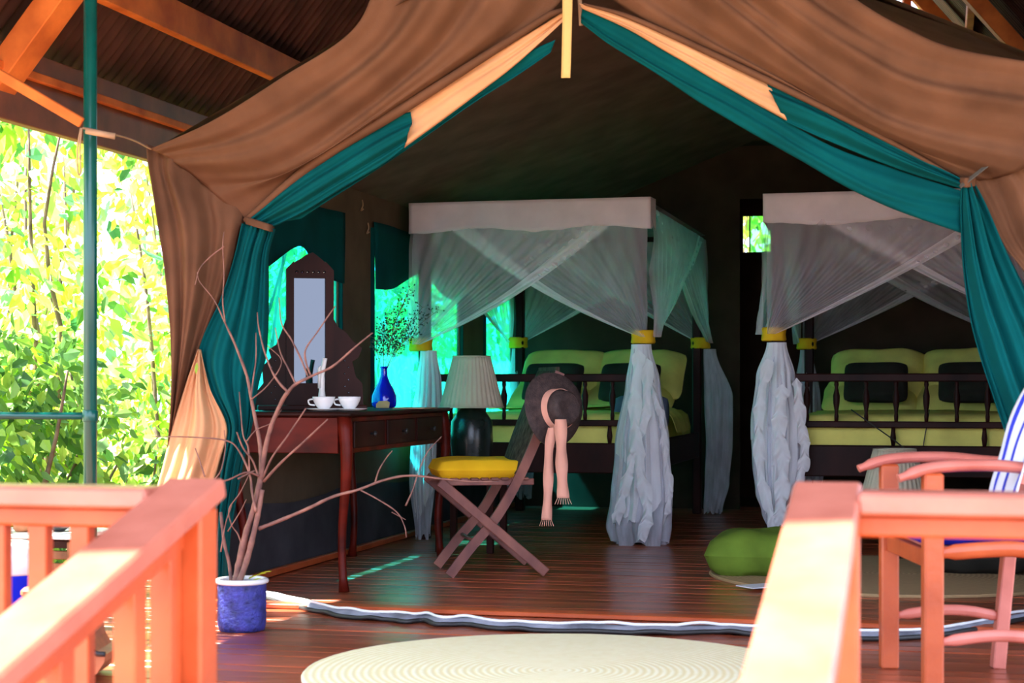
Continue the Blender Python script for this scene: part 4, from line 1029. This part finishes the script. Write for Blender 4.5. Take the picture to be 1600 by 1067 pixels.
def ribbon(path, w, Y):
    base = cr([P(x, y, Y) for x, y in path], 30); rows = []
    for i, p in enumerate(base):
        k = w/2*(1+.12*math.sin(i*.5)); rows.append([p+Vector((-k, .004*math.sin(i*.6), 0)), p+Vector((0, -.006, 0)), p+Vector((k, .006*math.cos(i*.5), 0))])
    rb = MB().grid(rows).build('ribbon_tail', 'pink', ht, smooth=True, solid=.002)
    e_ = base[-1]; fr = MB()
    for q in range(7): fr.tube([e_+Vector((w*(q/6-.5), 0, 0)), e_+Vector((w*1.5*(q/6-.5), -.004, -.028))], .0014, 4)
    fr.build('fringe', 'pink', rb)
ribbon([(864, 668), (858, 700), (857, 740), (856, 775), (854, 812)], .042, 7.72)
ribbon([(876, 655), (877, 700), (878, 740), (880, 778)], .050, 7.70)
MB().bar(P(866, 672, 7.735), P(880, 658, 7.73), .012, .03, .004).build('ribbon_knot', 'pink', ht)

# ================================================================== potted dry shrub
pc = FL(378, 984, 0); Yp = pc.y
pt = empty('woven_pot', Vector((pc.x, pc.y, 0)), 'blue woven plant pot with a white rim by the left stair post', 'pot')
rp0 = .087
prof = [(rp0*.94, 0), (rp0*.99, .02)]+[(rp0*(1+.012*(k % 2)), .02+.015*k) for k in range(1, 10)]+[(rp0, .172)]
MB().lathe((pc.x, pc.y, .001), prof, 40, pleat=20, amp=.01, capt=False).build('body', 'pot', pt, smooth=True)
MB().tube([Vector((pc.x+rp0*math.cos(a), pc.y+rp0*math.sin(a), .178)) for a in [2*math.pi*i/40 for i in range(41)]], .010, 8, caps=False).build('rim', 'white', pt, smooth=True)
MB().lathe((pc.x, pc.y, .14), [(.001, .012), (.05, .01), (.08, .0)], 24, capb=False, capt=False).build('soil', 'soil', pt, smooth=True)
tw = empty('dry_branch', Vector((pc.x, pc.y, .15)), 'bare dry branching twig standing in the blue woven pot', 'plant')
def br(pts, r0, r1, dy=0., dy2=0., m='twig', knots=True):
    r0 *= .85; r1 *= .85; n = len(pts)*5; path = cr([P(x, y, Yp+dy+(dy2-dy)*i/(len(pts)-1)) for i, (x, y) in enumerate(pts)], n)
    rs = [(r0+(r1-r0)*i/(n-1))*(1+(.22*noise.noise(path[i]*40) if knots else 0)) for i in range(n)]
    MB().tube(path, rs, 7).build('branch', m, tw, smooth=True)
br([(368, 912), (376, 870), (384, 835), (398, 790), (408, 745)], .017, .012)
br([(373, 912), (385, 878), (395, 840), (404, 800), (410, 765)], .014, .010, -.03, -.01)
br([(362, 912), (358, 880), (350, 845), (345, 800)], .009, .006, .03, .06)
br([(408, 750), (407, 700), (400, 660), (392, 620), (385, 585), (368, 540), (352, 505), (340, 478)], .010, .003, 0, .12)
br([(408, 750), (414, 705), (424, 665), (440, 628), (450, 612)], .011, .008, 0, -.08)
br([(450, 612), (462, 600), (490, 586), (520, 572), (555, 542), (582, 520)], .0075, .003, -.08, -.12)
br([(450, 612), (438, 600), (425, 580), (412, 545), (404, 510), (402, 488)], .006, .002, -.08, -.02)
br([(482, 590), (470, 560), (455, 530), (440, 505), (436, 465)], .005, .002, -.09, -.05)
br([(462, 600), (450, 575), (438, 550), (430, 512)], .0045, .002, -.08, -.04)
br([(486, 588), (478, 565), (478, 545), (495, 520), (512, 495), (524, 478)], .005, .002, -.09, -.15)
br([(400, 800), (394, 770), (390, 740), (372, 702), (352, 688), (300, 683), (238, 682)], .006, .002, -.03, .06)
br([(405, 748), (395, 720), (380, 700), (370, 675)], .005, .003, 0, -.06)
br([(412, 752), (440, 722), (475, 690), (512, 655)], .007, .003, 0, -.15)
br([(410, 748), (425, 715), (450, 680), (478, 638)], .0055, .0025, 0, -.1)
br([(408, 745), (385, 738), (355, 750), (332, 752)], .005, .003, 0, -.1)
br([(372, 748), (398, 735)], .004, .003, -.1, -.05)
br([(332, 752), (345, 735), (352, 700), (350, 672)], .003, .0015, -.1, -.1)
br([(390, 740), (388, 700), (380, 680), (376, 640), (374, 612)], .004, .002, 0, .05)
br([(392, 625), (420, 600), (440, 565), (418, 540)], .003, .0015, .02, .05)
br([(385, 690), (400, 672), (425, 660), (440, 640)], .003, .0015, 0, -.04)
br([(352, 505), (348, 470), (350, 430), (348, 385), (350, 362)], .003, .0018, .1, .1)
br([(340, 478), (330, 462), (312, 440), (308, 425)], .003, .0015, .12, .12)
br([(350, 385), (330, 400), (312, 420), (305, 445)], .0032, .002, .1, .1)
br([(404, 826), (440, 812), (480, 795), (520, 776), (560, 765), (600, 750), (640, 743), (690, 748)], .0085, .004, -.01, -.1)
br([(690, 748), (735, 752), (780, 752)], .004, .002, -.1, -.12)
br([(586, 755), (592, 735), (604, 715), (613, 704)], .0035, .0015, -.07, -.1)
br([(562, 765), (590, 780), (620, 800), (632, 822), (635, 840)], .0035, .0015, -.06, -.1)
br([(634, 790), (645, 765), (655, 735), (668, 706), (690, 682)], .0035, .0015, -.1, -.14)
br([(612, 800), (634, 812)], .002, .0012, -.1, -.1)
br([(380, 860), (372, 835), (362, 820), (358, 795), (375, 770), (390, 740)], .003, .002, .0, -.03)
br([(356, 830), (375, 800), (385, 780)], .003, .0015, -.02, -.05)
br([(345, 862), (352, 820), (362, 790)], .003, .0015, -.02, -.05)
br([(392, 620), (396, 590), (400, 560), (400, 520)], .004, .002, .0, .03)
br([(320, 745), (312, 720), (305, 700)], .0035, .0025, -.12, -.12)
for (x, y, mt_) in ((388, 905, 'leaf_y'), (398, 900, 'leaf_y'), (405, 896, 'leaf_y'), (393, 909, 'leaf_y')):
    p = P(x, y, Yp-.03); MB().add(leaf_geo(p, .05, .022, Vector((random.uniform(-1, 1), -.3, .25)), UP), LF).build('fallen_leaf', mt_, tw)
p = P(306, 575, Yp+.05); MB().add(leaf_geo(P(308, 566, 6.4), .045, .013, Vector((-.1, 0, -1)), Vector((0, -1, 0))), LF).build('clinging_leaf', 'leaf', tw)

# ================================================================== armchair at the right
ac = Vector((1.18, 4.85, 0))
am = empty('wooden_armchair', ac, 'pinkish wooden armchair with curved arms and blue seat behind the right railing', 'armchair')
AW, AD = .56, .46
AC = lambda a, b, z: ac + Vector((a, b, z))
def curved(pts, w, h, name, m='pink_wood'):
    base = cr(pts, 20); rows = []
    for i, p in enumerate(base):
        t = i/19; k = 1.0 if 1 < i < 18 else .72
        d = (base[min(i+1, 19)]-base[max(i-1, 0)]).normalized(); s_ = d.cross(UP).normalized(); u_ = s_.cross(d)
        rows.append([p+s_*w/2*math.cos(a)*k+u_*h/2*math.sin(a)*k for a in [2*math.pi*j/12 for j in range(13)]])
    m_ = MB().grid(rows); m_.add(rows[0][:12], [tuple(range(12))]); m_.add(rows[-1][:12], [tuple(reversed(range(12)))])
    return m_.build(name, m, am, smooth=True)
for b in (0, AW):
    MB().box(AC(0, b, .32), (.055, .05, .64), None, .006).build('front_leg', 'rail_wood', am)
    curved([AC(-.095, b, .625), AC(0, b, .655), AC(.16, b, .662), AC(.30, b, .65), AC(.44, b, .640)], .06, .034, 'arm')
    curved([AC(.02, b, .165), AC(.15, b, .182), AC(.25, b, .180), AC(.36, b, .16)], .022, .034, 'stretcher')
    curved([AC(.02, b, .415), AC(.15, b, .425), AC(.25, b, .425), AC(.37, b, .40)], .024, .045, 'seat_rail', 'rail_wood')
    MB().bar(AC(.34, b, 0), AC(.38, b, .42), .045, .04, .004, up=Vector((1, 0, 0))).build('rear_leg', 'pink_wood', am)
    MB().bar(AC(.38, b, .40), AC(.48, b, .95), .04, .035, .004, up=Vector((1, 0, 0))).build('back_post', 'pink_wood', am)
MB().bar(AC(0, 0, .395), AC(0, AW, .395), .022, .05, .003).build('front_rail', 'rail_wood', am)
for i in range(5): MB().bar(AC(.04+.075*i, .02, .425), AC(.05+.08*i, AW-.02, .425), .06, .014, .002).build('seat_slat', 'pink_wood', am)
for z in (.55, .67, .79, .91): MB().bar(AC(.38+(z-.4)*.18, 0, z), AC(.38+(z-.4)*.18, AW, z), .02, .06, .003).build('back_slat', 'pink_wood', am)
pillow('seat_cushion', AC(.17, AW/2, .462), (.40, .54, .07), 'blue', (Vector((1, 0, 0)), Vector((0, 1, 0)), UP), pw=.2, seed=9, label='bright blue seat cushion on the right wooden armchair', cat='cushion')
tr_ = [[AC(.54, b, .72) for b in (-.03, .1, .25)], [AC(.50, b, .97) for b in (-.03, .1, .25)], [AC(.40, b, .97) for b in (-.04, .1, .25)], [AC(.29, b, .78) for b in (-.05, .1, .25)], [AC(.24, b, .62) for b in (-.05, .1, .25)], [AC(.22, b, .52) for b in (-.05, .1, .25)]]
cloth('towel', tr_, 'towel', None, nu=30, nv=40, pleats=2, amp=.008, dirn=(-1, 0, 0), origin=AC(.6, .1, .56), label='blue and white striped towel hanging over the right armchair back', cat='towel')

# ================================================================== things behind the left railing
q = FL(15, 962, 0)
ot = empty('garden_stool', Vector((q.x, q.y, 0)), 'round stool with blue sides and white top behind the left railing', 'stool')
MB().lathe((q.x, q.y, .001), [(.10, 0), (.135, .02), (.15, .10), (.15, .16), (.147, .165)], 32).build('blue_body', 'blue', ot, smooth=True)
MB().lathe((q.x, q.y, .166), [(.147, 0), (.152, .01), (.150, .08), (.12, .115), (.05, .125), (.001, .126)], 32, capt=False).build('white_cushion', 'white', ot, smooth=True)
q = P(75, 832, 7.2)
lt = empty('low_table', Vector((q.x, q.y, 0)), 'low slatted brown table with a white edge behind the left railing', 'table')
MB().box((q.x, q.y, q.z), (.46, .40, .018), M4, .003).build('top', 'white', lt)
MB().box((q.x, q.y, q.z-.03), (.42, .36, .03), M4, .003).build('frame', 'dark_wood', lt)
for i in range(4): MB().box((q.x+.02, q.y-.17, q.z-.075-.05*i), (.40, .02, .034), M4, .003).build('slat', 'wood_plain', lt)
for a in (-1, 1):
    for b in (-1, 1):
        w_ = Vector((q.x, q.y, 0))+R2*.20*a+D2*.17*b; MB().box((w_.x, w_.y, (q.z-.02)/2), (.03, .03, q.z-.02), M4, .003).build('leg', 'wood_plain', lt)
MB().lathe((q.x-.09, q.y-.05, q.z+.01), [(.03, 0), (.04, .01), (.04, .035), (.03, .04)], 16).build('jar', 'wood_plain', None, smooth=True, origin=(q.x-.09, q.y-.05, q.z+.01), label='small brown jar on the low table behind the left railing', cat='jar')
MB().lathe((q.x+.06, q.y-.05, q.z+.01), [(.02, 0), (.045, .02), (.04, .03), (.015, .045)], 16).build('dish', 'black', None, smooth=True, origin=(q.x+.06, q.y-.05, q.z+.01), label='small dark dish on the low table behind the left railing', cat='dish')
# curved wooden stool whose dark-edged foot shows between the balusters
q = FL(120, 1062, 0)
cs = empty('curved_stool', Vector((q.x, q.y, 0)), 'curved brown wooden stool with a black edge between the left balusters', 'stool')
kk = q.y/F
poly = [((x-120)*kk, (1062-y)*kk) for x, y in ((60, 1035), (75, 1052), (100, 1060), (130, 1060), (158, 1048), (170, 1030), (172, 1018), (155, 1015), (146, 1000), (140, 975), (136, 955), (128, 940), (112, 930), (96, 940), (88, 975), (78, 1005))]
MB().prism(poly, -.11, .11, Matrix.Translation((q.x, q.y+.05, 0))).build('body', 'wood_plain', cs)
edge = [Vector((q.x+(x-120)*kk, q.y-.062, (1062-y)*kk)) for x, y in ((137, 950), (142, 975), (147, 1000), (156, 1015), (172, 1017))]
MB().tube(cr(edge, 16), .008, 8).build('edge_band', 'black', cs, smooth=True)
MB().box((q.x, q.y+.05, .27), (.30, .26, .03), None, .01).build('seat', 'wood_plain', cs)

# small ties on the tent wall
for i, (px, py) in enumerate(((531, 342), (575, 348), (566, 312))):
    v = wall_v(px, UL+.02); p = T(UL+.02, v); p.z = CZ-(py-HY)/F*p.y
    MB().tube(cr([p, p+Vector((.004, 0, -.03)), p+Vector((-.006, -.01, -.06)), p+Vector((.008, -.01, -.05))], 10), .004, 6).build('tie_cord', 'rope', wl, smooth=True)
bpy.context.view_layer.update()
